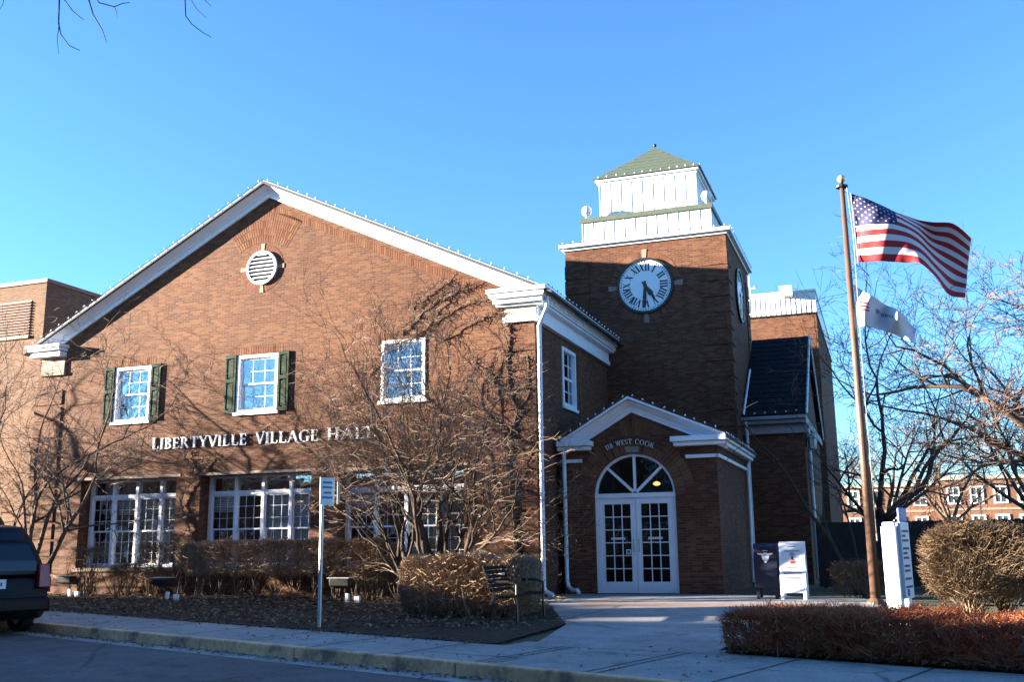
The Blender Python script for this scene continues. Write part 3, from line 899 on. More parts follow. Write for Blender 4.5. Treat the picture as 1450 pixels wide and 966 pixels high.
for yo, za, zb in ((.40, 4.70, 4.80), (.30, 4.58, 4.695), (.12, 4.30, 4.57)): mb.box(RX0, RX1 + .1, 8.3 - yo, 8.3, za, zb)
mb.box(RX1, RX1 + .10, 8.3, 15.9, 4.58, 4.80)
mb.build('link_cornice', M['trim_grey'], hall, bevel=.01)
for yb in (7.9, 16.1):
    mb = MB(); mb.tube([(RX1 + .14, yb, 4.84), (RX1 + .14, 12.0, 7.93)], .035, 4); mb.build('link_rake', M['white'], hall)
mb = MB(); mb.tube([(RX0 + .08, 7.92, 4.9), (RX0 + .08, 10.2, 6.6)], .035, 4); mb.build('link_flashing', M['white'], hall)
mb = MB(); mb.box(-2.5, 5.48, 19, 31, -.3, 10.25); mb.build('rear_wall', M['brick'], hall)
mb = MB(); quoins(4.75, 5.5, 19, 7.2, 10.2, mb, step=.48); mb.build('rear_quoins', M['brick'], hall)
mb = MB(); mb.box(-2.52, 5.5, 18.97, 31, 10.251, 11.12)
for k in range(41):
    x = -2.5 + k * .2; mb.box(x - .010, x + .010, 18.952, 18.97, 10.26, 11.11)
mb.box(-2.56, 5.54, 18.92, 31, 11.12, 11.2)
mb.build('rear_parapet', M['white_metal'], hall)
mb = MB(); mb.box(-2.55, 5.53, 18.94, 31, 10.2, 10.25); mb.build('rear_flashing', M['black'], hall)
mb = MB(); mb.box(4.15, 4.65, 18.55, 18.93, 10.95, 11.35); mb.build('roof_box', M['white'], hall)
mb = MB(); mb.tube([(2.9, 19.4, 11.2), (2.9, 19.4, 12.1)], .03, 5); mb.box(2.75, 3.1, 19.38, 19.42, 11.55, 11.6); mb.ball((3.12, 19.4, 11.6), .07, 8, 6); mb.build('antenna', M['grey_metal'], hall)

# ------------------------------------------------------------------ entrance porch
PY = 1.5
DX, DZ, DR = 1.885, 2.30, .985
PX0, PX1 = .10, 3.88
APX, APZ, PL, PLZ, PR, PRZ = 1.87, 4.61, .12, 3.60, 4.16, 3.62
mb = MB()
x0, x1 = DX - DR, DX + DR
mb.poly([(PX0, PY, -.2), (x0, PY, -.2), (x0, PY, DZ), (PX0, PY, DZ)])
mb.poly([(x1, PY, -.2), (PX1, PY, -.2), (PX1, PY, DZ), (x1, PY, DZ)])
n = 32
arc = [(DX + DR * math.cos(PI - PI * k / n), DZ + DR * math.sin(PI - PI * k / n)) for k in range(n + 1)]
def ptop(x): return (APZ - .12 - (APX - x) * (APZ - PLZ) / (APX - PL)) if x < APX else (APZ - .12 - (x - APX) * (APZ - PRZ) / (PR - APX))
xs = [PX0, x0] + [a[0] for a in arc[1:-1]] + [x1, PX1]
zb = [DZ, DZ] + [a[1] for a in arc[1:-1]] + [DZ, DZ]
for i in range(len(xs) - 1):
    if xs[i+1] - xs[i] < 1e-6: continue
    mb.poly([(xs[i], PY, zb[i]), (xs[i+1], PY, zb[i+1]), (xs[i+1], PY, ptop(xs[i+1])), (xs[i], PY, ptop(xs[i]))])
for i in range(n):
    (xa, za), (xb, zb_) = arc[i], arc[i+1]
    mb.poly([(xa, PY, za), (xb, PY, zb_), (xb, PY + .16, zb_), (xa, PY + .16, za)])
mb.poly([(x0, PY, -.2), (x0, PY + .16, -.2), (x0, PY + .16, DZ), (x0, PY, DZ)])
mb.poly([(x1, PY, -.2), (x1, PY, DZ), (x1, PY + .16, DZ), (x1, PY + .16, -.2)])
mb.poly([(PX1, PY, -.2), (PX1, TY0, -.2), (PX1, TY0, 3.6), (PX1, PY, 3.6)])
mb.poly([(PX0, PY, -.2), (PX0, TY0, -.2), (PX0, TY0, 3.6), (PX0, PY, 3.6)])
mb.build('porch_wall', M['brick'], hall, fix=False)
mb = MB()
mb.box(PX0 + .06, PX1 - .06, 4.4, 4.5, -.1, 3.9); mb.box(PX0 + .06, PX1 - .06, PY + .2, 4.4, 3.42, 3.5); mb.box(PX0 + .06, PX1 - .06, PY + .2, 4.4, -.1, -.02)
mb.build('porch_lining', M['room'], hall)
mb = MB()
for xa, za, xb, zb_ in ((APX, APZ, PL - .02, PLZ), (APX, APZ, PR + .05, PRZ)):
    mb.prism([(xa, za), (xb, zb_), (xb, zb_ - .05), (xa, za - .05)], 1, PY - .30, TY0)
mb.build('porch_roof', M['shingle'], hall)
rake(APX, APZ + .03, PL + .03, PLZ + .05, PY, 'porch_rake', h=.32, out=.30)
rake(APX, APZ + .03, PR - .02, PRZ + .03, PY, 'porch_rake', h=.32, out=.30)
def porch_return(x0, x1, side):
    m_ = MB()
    zt = 3.62
    for e, za, zb_, yo in ((0, -.12, 0, -.34), (.06, -.22, -.13, -.27)):
        a, b = (x0, x1 - e) if side < 0 else (x0 + e, x1 - e)
        if side < 0: a, b = x0, x1 - e
        m_.box(a, b, PY + yo, PY, zt + za, zt + zb_)
        if side > 0: m_.box(PX1, x1 - e, PY, TY0, zt + za, zt + zb_)
    m_.build('porch_cornice', M['white'], hall, bevel=.01)
    f = MB()
    if side < 0: f.box(x0 + .02, x1 - .28, PY - .05, PY, zt - .42, zt - .23)
    else:
        f.box(x0 + .3, PX1 + .03, PY - .05, PY, zt - .42, zt - .23); f.box(PX1, PX1 + .03, PY, TY0, zt - .42, zt - .23)
    f.build('porch_frieze', M['brick'], hall)
    f = MB()
    if side < 0: f.box(x0 + .02, x1 - .30, PY - .07, PY, zt - .50, zt - .421)
    else:
        f.box(x0 + .30, PX1 + .07, PY - .07, PY, zt - .50, zt - .421); f.box(PX1, PX1 + .07, PY, TY0, zt - .50, zt - .421)
    f.build('porch_band', M['white'], hall)
porch_return(.06, .92, -1)
porch_return(2.86, 4.16, 1)
add_ring(DX, DZ, DR + .012, DR + .24, PY, 38, a0=0, a1=PI, key=0, bm='brick_loose')
for a_, b_ in ((.12, .95), (PI - .95, PI - .12)): add_ring(DX, DZ, DR + .26, DR + .47, PY, 12, a0=a_, a1=b_, key=0, bm='brick_loose')
fan(DX - .03, 2.95, .78, 1.9, R(26), PY, .08, lambda x: ptop(x) - .20, 'porch_brick_fan')
mb = MB(); mb.hexa([(DX - .17, PY - .03, DZ + DR + .03), (DX + .15, PY - .03, DZ + DR + .03), (DX + .15, PY - .002, DZ + DR + .03), (DX - .17, PY - .002, DZ + DR + .03),
                    (DX - .19, PY - .03, DZ + DR + .17), (DX + .17, PY - .03, DZ + DR + .17), (DX + .17, PY - .002, DZ + DR + .17), (DX - .19, PY - .002, DZ + DR + .17)])
mb.build('porch_keystone', M['stone'], hall)
# door set
DY = PY + .10
f = MB(); jw = .085
f.box(x0, x0 + jw, DY - .03, DY + .1, 0, DZ - .06); f.box(x1 - jw, x1, DY - .03, DY + .1, 0, DZ - .06)
f.box(x0, x1, DY - .045, DY + .1, DZ - .059, DZ + .05)
for k in range(n):
    t0, t1 = PI * k / n, PI * (k + 1) / n
    c = lambda r, t, y: (DX + r * math.cos(t), y, DZ + r * math.sin(t))
    for (ra, ya), (rb, yb) in (((DR, DY - .03), (DR - .06, DY - .03)), ((DR - .06, DY - .03), (DR - .06, DY + .08))):
        f.poly([c(ra, t0, ya), c(ra, t1, ya), c(rb, t1, yb), c(rb, t0, yb)])
entr = f.build('door_frame', M['white'], hall)
for t in (PI * .25, PI * .5, PI * .75):
    s_ = MB(); d = Vector((math.cos(t), math.sin(t))); p = Vector((-d.y, d.x)); w = .032
    pts = [Vector((DX, DZ + .04)) + d * .05 + p * w, Vector((DX, DZ + .04)) + d * .05 - p * w, Vector((DX, DZ)) + d * (DR - .04) - p * w, Vector((DX, DZ)) + d * (DR - .04) + p * w]
    s_.prism([tuple(q_) for q_ in pts], 1, DY - .02, DY + .05); s_.build('fanlight_bar', M['white'], entr)
g = MB(); g.poly([(DX + (DR - .03) * math.cos(PI * k / n), DY + .03, DZ + .03 + (DR - .06) * math.sin(PI * k / n)) for k in range(n + 1)]); g.build('fanlight_pane', M['glass_dark'], entr)
for s_, (a, b) in ((-1, (x0 + jw + .005, DX - .004)), (1, (DX + .004, x1 - jw - .005))):
    d = MB(); st = .125; z0, z1 = .02, DZ - .065
    d.box(a, a + st, DY - .01, DY + .04, z0, z1); d.box(b - st, b, DY - .01, DY + .04, z0, z1)
    d.box(a + st, b - st, DY - .01, DY + .04, z1 - .14, z1); d.box(a + st, b - st, DY - .01, DY + .04, z0, z0 + .26)
    dr = d.build('door', M['white'], hall, bevel=.004)
    m_ = MB(); pa, pb, pc, pd = a + st, b - st, z0 + .26, z1 - .14
    for k in (1, 2):
        x = pa + (pb - pa) * k / 3; m_.box(x - .011, x + .011, DY - .002, DY + .032, pc, pd)
    for k in range(1, 6):
        z = pc + (pd - pc) * k / 6; m_.box(pa, pb, DY - .001, DY + .031, z - .011, z + .011)
    m_.build('muntins', M['white'], dr)
    g = MB(); g.box(pa, pb, DY + .012, DY + .016, pc, pd); g.build('pane', M['glass_dark'], dr)
    h = MB(); hx = (b - .06) if s_ < 0 else (a + .06)
    h.tube([(hx, DY - .012, .98), (hx, DY - .07, .98), (hx, DY - .07, 1.26), (hx, DY - .012, 1.26)], .013, 6); h.build('handle', M['grey_metal'], dr)
    nt_ = MB(); nt_.box(DX + s_ * .45 - .17, DX + s_ * .45 + .17, DY - .012, DY - .004, 1.26, 1.31); nt_.build('notice', M['signface'], dr)
    if s_ < 0:
        nt_ = MB(); nt_.box(b - .26, b - .145, DY - .012, DY - .004, .92, 1.03); q_ = nt_.build('sticker', M['signface'], dr)
        nt_ = MB(); nt_.box(b - .235, b - .17, DY - .0135, DY - .012, .945, 1.005); nt_.build('sticker_mark', M['ink_blue'], dr)
th = MB(); th.box(x0, x1, PY - .08, DY + .1, -.02, .018); th.build('threshold', M['black'], entr)
# lit lantern inside the porch
lf = thing('ceiling_lamp', 'small glowing warm lamp seen through the fanlight over the entrance doors', 'lamp', (2.12, 3.0, 2.62))
m_ = MB(); m_.tube([(2.12, 3.0, 3.42), (2.12, 3.0, 2.75)], .012, 5); m_.build('chain', M['brass'], lf)
m_ = MB(); m_.lathe([(.03, -.03), (.08, -.01), (.10, .03), (.06, .06), (.02, .08)], (2.12, 3.0, 2.62), 12); m_.build('shade', M['lamp'], lf, smooth=True)

# downspouts
def spout(name, pts, r=.05, parent=hall, mat='gutter'):
    m_ = MB(); m_.tube(pts, r, 8)
    for p, q_ in zip(pts[:-1], pts[1:]):
        L = abs(p[2] - q_[2])
        if L > 2:
            z = min(p[2], q_[2]) + .6
            while z < max(p[2], q_[2]) - .3:
                m_.tube([(p[0], p[1], z), (p[0], p[1], z + .04)], r * 1.25, 8); z += 1.5
    return m_.build(name, M[mat], parent, smooth=False)
spout('downspout', [(.30, -.08, 6.98), (.30, -.08, 6.72), (.08, -.02, 6.30), (.08, -.02, .22), (.13, -.06, .12), (.36, -.25, .05)], .055)
spout('downspout', [(.20, 1.28, 3.50), (.20, 1.36, 3.2), (.20, 1.40, .30), (.24, 1.36, .18), (.36, 1.25, .10), (.52, 1.15, .10), (.58, 1.1, .03)], .05)
spout('downspout', [(4.12, 6.4, 3.55), (3.98, 6.4, 3.3), (3.96, 6.4, .1)], .045)
spout('downspout', [(RX0 + .12, 8.0, 4.7), (RX0 + .12, 8.2, 4.2), (RX0 + .12, 8.2, .1)], .045)
spout('downspout', [(RX1 + .06, 9.4, 4.55), (RX1 + .06, 9.4, .1)], .05)
ln = thing('wall_lantern', 'small dark wall lantern high on the shaded right side of the brick link', 'lantern', (RX1 + .2, 8.6, 4.0))
m_ = MB(); m_.box(RX1 + .001, RX1 + .06, 8.55, 8.65, 3.9, 4.3); m_.build('bracket', M['black'], ln)
m_ = MB(); m_.lathe([(.05, -.2), (.11, -.15), (.14, .15), (.17, .17), (.03, .3)], (RX1 + .2, 8.6, 4.0), 6); m_.build('lamp_cage', M['grey_metal'], ln)

# ------------------------------------------------------------------ lettering, drawn stroke by stroke
def arcp(cx_, cy_, rx, ry, a0, a1, T, t, n=14):
    # stroke along an ellipse, thick where it runs upright
    out = []
    for k in range(n):
        q_ = []
        for a, s_ in ((a0 + (a1 - a0) * k / n, 1), (a0 + (a1 - a0) * (k + 1) / n, 1)):
            w = t + (T - t) * abs(math.cos(a)) ** 1.5
            q_.append((cx_ + rx * math.cos(a), cy_ + ry * math.sin(a), cx_ + (rx - w) * math.cos(a), cy_ + (ry - t - (w - t) * .3) * math.sin(a)))
        out.append([(q_[0][0], q_[0][1]), (q_[1][0], q_[1][1]), (q_[1][2], q_[1][3]), (q_[0][2], q_[0][3])])
    return out
T_, t_ = .15, .065
def rc(a, b, c, d): return [(a, c), (b, c), (b, d), (a, d)]
def stem(x, T=T_): return [rc(x, x + T, 0, 1), rc(x - .07, x + T + .07, 0, .045), rc(x - .07, x + T + .07, .955, 1)]
def diag(xa, ya, xb, yb, w): return [[(xa, ya), (xa + w, ya), (xb + w, yb), (xb, yb)]]
def glyph(c):
    if c == 'L': return stem(.07) + [rc(.22, .58, 0, t_), rc(.53, .58, 0, .26)], .66
    if c == 'I': return stem(.07), .36
    if c == 'B': return stem(.07) + arcp(.25, .755, .28, .245, -PI/2, PI/2, T_, t_) + arcp(.25, .265, .33, .265, -PI/2, PI/2, T_, t_), .66
    if c == 'E': return stem(.07) + [rc(.22, .56, 0, t_), rc(.22, .54, 1 - t_, 1), rc(.22, .46, .49, .49 + t_), rc(.51, .56, 0, .24), rc(.49, .54, .78, 1), rc(.42, .46, .42, .62)], .64
    if c == 'R': return stem(.07) + arcp(.25, .74, .30, .26, -PI/2, PI/2, T_, t_) + diag(.30, .5, .60, 0, .15) + [rc(.58, .80, 0, .04)], .80
    if c == 'T': return stem(.27) + [rc(0, .69, 1 - t_, 1), rc(0, .05, .76, 1), rc(.64, .69, .76, 1)], .72
    if c == 'Y': return [rc(.29, .44, 0, .46), rc(.22, .51, 0, .045)] + diag(.0, 1, .29, .45, .15) + diag(.62, 1, .37, .45, .07) + [rc(-.06, .24, .955, 1), rc(.55, .77, .955, 1)], .76
    if c == 'V': return diag(0, 1, .33, 0, .15) + diag(.66, 1, .36, 0, .07) + [rc(-.06, .24, .955, 1), rc(.58, .80, .955, 1)], .78
    if c == 'A': return diag(.36, 1, .03, 0, .07) + diag(.33, 1, .64, 0, .15) + [rc(.16, .58, .33, .33 + t_), rc(-.06, .17, 0, .045), rc(.56, .87, 0, .045)], .86
    if c == 'G': return arcp(.47, .5, .45, .52, R(50), R(310), T_, t_, 22) + [rc(.62, .77, .05, .45), rc(.53, .86, .41, .455), rc(.72, .77, .70, .93)], .90
    if c == 'H': return stem(.07) + stem(.57) + [rc(.22, .57, .47, .47 + t_)], .84
    if c == 'W': return diag(0, 1, .26, 0, .14) + diag(.5, 1, .29, 0, .065) + diag(.43, 1, .68, 0, .14) + diag(.95, 1, .72, 0, .065) + [rc(-.06, .22, .955, 1), rc(.88, 1.08, .955, 1)], 1.06
    if c == 'S': return arcp(.29, .75, .27, .26, R(30), R(270), T_, t_) + arcp(.29, .26, .29, .27, R(-150), R(90), T_, t_), .62
    if c == 'C': return arcp(.47, .5, .45, .52, R(48), R(312), T_, t_, 22) + [rc(.72, .77, .66, .92)], .84
    if c == 'O': return arcp(.5, .5, .48, .52, 0, 2 * PI, T_, t_, 28), 1.02
    if c == 'K': return stem(.07) + diag(.20, .42, .58, 1, .08) + diag(.32, .56, .62, 0, .16) + [rc(.52, .76, .955, 1), rc(.58, .86, 0, .045)], .86
    if c == '1': return stem(.1) + diag(.0, .82, .1, .98, .08), .38
    if c == '8': return arcp(.28, .75, .22, .25, 0, 2 * PI, T_ * .8, t_, 18) + arcp(.28, .27, .27, .27, 0, 2 * PI, T_, t_, 18), .6
    return [], .35
def line_letters(parent, words, z, h, y, depth, mat):
    for word, xa, xb in words:
        gl = [glyph(c) for c in word]
        tot = sum(g_[1] for g_ in gl) + .06 * (len(gl) - 1)
        k = (xb - xa) / (tot * h); x = xa
        for i, (polys, w) in enumerate(gl):
            hh = h * (1.08 if i == 0 else 1.0)
            m_ = MB()
            dy = 0
            for j, p in enumerate(polys):
                pts = [(x + px * h * k, z + pz * hh) for px, pz in p]
                m_.prism(pts, 1, y - depth - .0004 * (j % 5), y - .012)
            m_.build('letter', mat, parent, fix=True)
            x += (w + .06) * h * k
sg = thing('building_sign', 'row of pale metal serif capitals spelling LIBERTYVILLE VILLAGE HALL on the brick front', 'sign', (-7.6, -.03, 3.82))
line_letters(sg, [('LIBERTYVILLE', -10.99, -7.97), ('VILLAGE', -7.72, -5.84), ('HALL', -5.60, -4.20)], 3.81, .295, 0, .06, M['letter'])
sg = thing('address_sign', 'curved row of small pale letters spelling 118 WEST COOK above the entrance arch', 'sign', (DX, PY - .02, 3.75))
txt = '118 WEST COOK'
adv = [glyph(c)[1] + .10 if c != ' ' else .55 for c in txt]
hh = .115; rr = 1.25; tot = sum(adv) * hh
pos = 0
czz = 3.52 - rr
for c, a_ in zip(txt, adv):
    if c != ' ':
        ang = PI / 2 + ((tot / 2) - (pos + a_ * hh / 2)) / rr
        e2 = Vector((math.cos(ang), math.sin(ang))); e1 = Vector((e2.y, -e2.x))
        polys, w = glyph(c); m_ = MB()
        for j, p in enumerate(polys):
            pts = [tuple(Vector((DX - .06, czz)) + e2 * (rr + pz * hh) + e1 * ((px - w / 2) * hh)) for px, pz in p]
            m_.prism(pts, 1, PY - .045 - .0004 * (j % 5), PY - .014)
        m_.build('letter', M['letter'], sg)
    pos += a_ * hh

# ------------------------------------------------------------------ strings of bulbs
bulb_me = None
def strand(name, label, pts, step, r=.035):
    global bulb_me
    p0 = Vector(pts[0])
    t = thing(name, label, 'string lights', tuple(p0), 0, 'strings of white bulbs on the eaves')
    w = MB(); w.tube(pts, .007, 4); w.build('cord', M['wire'], t)
    if bulb_me is None:
        b = MB(); b.lathe([(.010, -.04), (.011, -.02), (.022, 0), (.026, .018), (.017, .042), (.002, .056)], (0, 0, 0), 8)
        o = b.build('bulb', M['bulb'], t, smooth=True, local=True); bulb_me = o.data
        bpy.data.objects.remove(o)
    acc = step * .5
    rng = random.Random(len(label))
    for a, b_ in zip(pts[:-1], pts[1:]):
        a, b_ = Vector(a), Vector(b_); L = (b_ - a).length
        while acc < L:
            p = a.lerp(b_, acc / L) - p0
            o = bpy.data.objects.new('bulb', bulb_me); COL.objects.link(o); o.parent = t
            o.location = (p.x, p.y, p.z + .022); o.rotation_euler = (rng.uniform(-.9, .9), rng.uniform(-.9, .9), 0); o.scale = (.72,) * 3
            acc += step * rng.uniform(.85, 1.15)
        acc -= L
    return t
strand('string_lights', 'string of white bulbs along the long left slope of the big gable', [(XC, -.34, ZA + .06), (-15.3, -.34, roof_z(-15.3) + .06)], .33)
strand('string_lights', 'string of white bulbs along the long right slope of the big gable', [(XC, -.34, ZA + .06), (.1, -.34, roof_z(.1) + .06)], .33)
strand('string_lights', 'string of white bulbs along the wing gutter running back to the tower', [(.38, -.3, 7.22), (.38, 6.7, 7.22)], .33)
strand('string_lights', 'string of white bulbs on the left slope of the small entrance gable', [(APX, PY - .31, APZ + .07), (PL, PY - .31, PLZ + .08)], .26)
strand('string_lights', 'string of white bulbs on the right slope of the small entrance gable', [(APX, PY - .31, APZ + .07), (PR, PY - .31, PRZ + .06)], .26)
strand('string_lights', 'string of white bulbs along the right gutter of the entrance porch', [(PR, PY - .3, 3.64), (PR, 6.6, 3.64)], .33)
strand('string_lights', 'string of white bulbs round the white eave at the top of the brick tower shaft', [(TX0 - .16, TY0 - .17, TZ + .19), (TX1 + .17, TY0 - .17, TZ + .19), (TX1 + .17, TY1, TZ + .19)], .30)
strand('string_lights', 'string of white bulbs round the foot of the pyramid roof', [(TCX - UH - .13, TCY - UH - .15, 12.72), (TCX + UH + .15, TCY - UH - .15, 12.72), (TCX + UH + .15, TCY + UH, 12.72)], .28)
strand('string_lights', 'string of white bulbs down the right edge of the slate roof', [(RX1 + .14, 12.0, 7.97), (RX1 + .14, 7.9, 4.9), (RX0 + .1, 7.88, 4.86)], .30)

# ------------------------------------------------------------------ neighbouring building on the left
nb = thing('office_building', 'tan brick building with a louvred top storey standing behind the left eave of the hall', 'building', (-26, 9, 0))
mb = MB(); mb.box(-40, -20, 4.75, 22, -.3, 10.6); mb.build('wall', M['brick_n'], nb)
mb = MB(); mb.box(-40.05, -19.95, 4.70, 22, 10.601, 10.74); mb.build('parapet_cap', M['pine'], nb)
mb = MB(); mb.box(-32, -20.62, 4.735, 4.749, 8.72, 10.0); lv = mb.build('louvre', M['black'], nb)
for k in range(12):
    s_ = MB(); z = 8.76 + k * .103; s_.hexa([(-32, 4.69, z), (-20.62, 4.69, z), (-20.62, 4.73, z + .05), (-32, 4.73, z + .05), (-32, 4.685, z + .012), (-20.62, 4.685, z + .012), (-20.62, 4.725, z + .062), (-32, 4.725, z + .062)])
    s_.build('slat', M['pine'], lv)
mb = MB(); mb.box(-32, -20.6, 4.68, 4.75, 8.60, 8.71); mb.build('louvre_sill', M['stone'], nb)
mb = MB(); mb.box(-19.999, -19.985, 6.6, 8.7, 8.6, 10.05); pn = mb.build('wall_panel', M['pine'], nb)
mb = MB(); mb.box(-19.998, -19.95, 6.5, 8.8, 10.051, 10.12); mb.build('panel_lintel', M['white'], pn)
for z in (1.0, 4.4):
    for x in (-36, -32.4, -28.8, -25.2):
        f = MB(); f.box(x, x + 1.9, 4.70, 4.752, z, z + 1.8); w_ = f.build('window', M['white'], nb)
        g = MB(); g.box(x + .09, x + 1.81, 4.692, 4.699, z + .09, z + 1.71); g.build('pane', M['glass_far'], w_)

# ------------------------------------------------------------------ far brick building on the right
fb = thing('school_building', 'long two storey red brick building with white sash windows far behind the right trees', 'building', (14, 72, 0))
mb = MB()
mb.box(1.5, 12.0, 74.0, 90, -.5, 5.95); mb.box(12.0, 30, 72.0, 90, -.5, 6.3)
mb.build('wall', M['brick_b'], fb)
mb = MB(); mb.box(11.8, 30.2, 71.75, 90, 6.301, 6.62); mb.box(1.3, 11.79, 73.8, 90, 5.951, 6.2); mb.build('cornice', M['panel'], fb)
mb = MB(); mb.box(11.95, 30, 71.93, 72, 3.72, 3.9); mb.box(1.5, 11.94, 73.93, 74, 3.72, 3.9); mb.build('string_course', M['stone'], fb)
for x, yy in [(12.6 + k * 1.82, 72.0) for k in range(9)] + [(2.6 + k * 1.85, 74.0) for k in range(5)]:
    for z, h in ((4.25, 1.5), (1.6, 1.75)):
        f = MB(); 
        f.box(x - .13, x, yy - .08, yy - .001, z, z + h); f.box(x + .8, x + .93, yy - .08, yy - .001, z, z + h); f.box(x, x + .8, yy - .08, yy - .001, z + h - .14, z + h); f.box(x, x + .8, yy - .08, yy - .001, z, z + .12)
        f.box(x, x + .8, yy - .06, yy - .001, z + h * .5 - .04, z + h * .5 + .04); f.box(x + .37, x + .43, yy - .055, yy - .001, z + .12, z + h - .14)
        w_ = f.build('window', M['white'], fb)
        g = MB(); g.box(x, x + .8, yy - .03, yy - .002, z + .12, z + h - .14); g.build('pane', M['glass_far'], w_)

# ------------------------------------------------------------------ unseen shops added left of the frame, heights set to shade the road
def shop(name, label, x0, x1, y0, y1, h, mat):
    s_ = thing(name, label, 'building', ((x0 + x1) / 2, y0, 0), 0, 'unseen blocks added for shade')
    m_ = MB(); m_.box(x0, x1, y0, y1, -.8, h - .2); m_.build('wall', mat, s_)
    m_ = MB(); m_.box(x0 - .1, x1 + .1, y0 - .1, y1 + .1, h - .199, h); m_.build('parapet', M['stone'], s_)
    x = x0 + .8
    while x + 1.6 < x1:
        for z, hh_ in ((.2, 2.1),) + (((3.4, 1.6),) if h > 5.5 else ()):
            f = MB(); f.box(x, x + 1.5, y1, y1 + .06, z, z + hh_); w_ = f.build('window', M['white'], s_)
            g = MB(); g.box(x + .1, x + 1.4, y1 + .061, y1 + .07, z + .1, z + hh_ - .1); g.build('pane', M['glass_far'], w_)
        x += 2.6
SHADE = [(-80, -57.5, 8.9), (-57.4, -49.0, 8.3), (-48.9, -45, 7.5), (-44.9, -33, 6.5), (-32.9, -23.5, 5.45), (-23.4, -9.5, 4.4)]
for (a, b, h), d_ in zip(SHADE, ('tallest unseen brick shop added for shade at the far end of the row', 'unseen brick shop added for shade, second from the far end of the row', 'narrow unseen brick shop added for shade in the middle of the row', 'unseen brick shop added for shade, third from the far end of the row', 'unseen brick shop added for shade, second from the near end of the low row', 'low unseen brick shop added for shade, nearest the camera in the row')):
    shop('shade_building', d_, a, b, -26, -18.2, h, M['brick_b'])
# unseen taller houses added behind the camera to block sky light
def sky_blocker(label, m0, m1, n0, n1, h):
    x, y = mn((m0 + m1) / 2, n1)
    s_ = thing('shade_building', label, 'building', (x, y, gz(y)), 0, 'unseen blocks added for shade')
    def ob(m_, a, b, c, d, z0, z1):
        q_ = [mn(a, c), mn(b, c), mn(b, d), mn(a, d)]
        m_.hexa([(x, y, z0) for x, y in q_] + [(x, y, z1) for x, y in q_])
    m_ = MB(); ob(m_, m0, m1, n0, n1, -1, h - .4); m_.build('wall', M['brick_b'], s_)
    m_ = MB(); ob(m_, m0 - .1, m1 + .1, n0, n1 + .25, h - .399, h); m_.build('cornice', M['stone'], s_)
    m = m0 + .7
    while m + 1.5 < m1:
        for z, hh_ in ((-.2, 2.3), (3.4, 1.7), (6.3, 1.6), (9.2, 1.6)):
            f = MB(); ob(f, m, m + 1.3, n1, n1 + .06, z, z + hh_); w_ = f.build('window', M['white'], s_)
            g = MB(); ob(g, m + .1, m + 1.2, n1 + .061, n1 + .07, z + .1, z + hh_ - .1); g.build('pane', M['glass_far'], w_)
        m += 2.5
for (a, b, h), d_ in zip(((-1.5, 6, 12.6), (6.1, 19, 13.2), (19.1, 34, 12.8), (34.1, 60, 13.6)), ('unseen four storey brick block added to cut sky light, left of the spot the picture is taken from', 'unseen four storey brick block added to cut sky light, straight behind the spot the picture is taken from', 'unseen four storey brick block added to cut sky light, right of the spot the picture is taken from', 'highest unseen four storey brick block added to cut sky light, at the right end of the row')):
    sky_blocker(d_, a, b, -34, -21.6, h)

# ------------------------------------------------------------------ trees
def unit(v):
    v = Vector(v); v.normalize(); return v
class Tree:
    def __init__(s, seed): s.rng = random.Random(seed); s.big = MB(); s.twg = MB(); s.n = 0
    def limb(s, p, d, L, r, lev, P):
        rng = s.rng
        ns = max(2, int(L / P['seg'][min(lev, len(P['seg']) - 1)]))
        pts = [Vector(p)]; rad = [r]; d = unit(d); q_ = Vector(p)
        up = P['up'][min(lev, len(P['up']) - 1)]; wob = P['wob'][min(lev, len(P['wob']) - 1)]
        end = P.get('taper', .45) if lev < P['max'] else .35
        for k in range(ns):
            d = unit(d + Vector((rng.gauss(0, wob), rng.gauss(0, wob), rng.gauss(0, wob) + up)))
            q_ = q_ + d * (L / ns); pts.append(q_.copy()); rad.append(r * (1 - (1 - end) * (k + 1) / ns))
        tgt = s.big if r > P['thin'] else s.twg
        tgt.tube(pts, rad, 7 if r > .05 else (5 if r > .018 else 3), cap=r > .02)
        s.n += 1
        if lev >= P['max']: return
        nc = P['kids'][min(lev, len(P['kids']) - 1)]
        nc = max(1, int(nc * rng.uniform(.75, 1.3)))
        for k in range(nc):
            f = rng.uniform(P.get('from', .25), 1.0) if k else 1.0
            i = min(ns - 1, int(f * ns)); a = pts[i].lerp(pts[i+1], f * ns - i) if f < 1 else pts[-1]
            dd = unit(pts[i+1] - pts[i])
            ax = dd.orthogonal(); ax.rotate(Matrix.Rotation(rng.uniform(0, 2 * PI), 3, dd))
            ang = R(rng.uniform(*P['ang'])) * (.5 if f == 1.0 else 1)
            nd = dd.copy(); nd.rotate(Matrix.Rotation(ang, 3, ax))
            if 'flat' in P: nd.y *= P['flat']
            rr_ = rad[i] * rng.uniform(.5, .72) if f < 1 else rad[-1] * .9
            rr_ = max(rr_, P['rmin'])
            s.limb(a, nd, L * rng.uniform(*P['len']), rr_, lev + 1, P)
    def build(s, name, label, loc, m1, m2, cat='tree', group=None):
        t = thing(name, label, cat, loc, 0, group)
        s.big.build('trunk', m1, t, smooth=True, fix=False)
        if s.twg.v: s.twg.build('twigs', m2, t, fix=False)
        return t

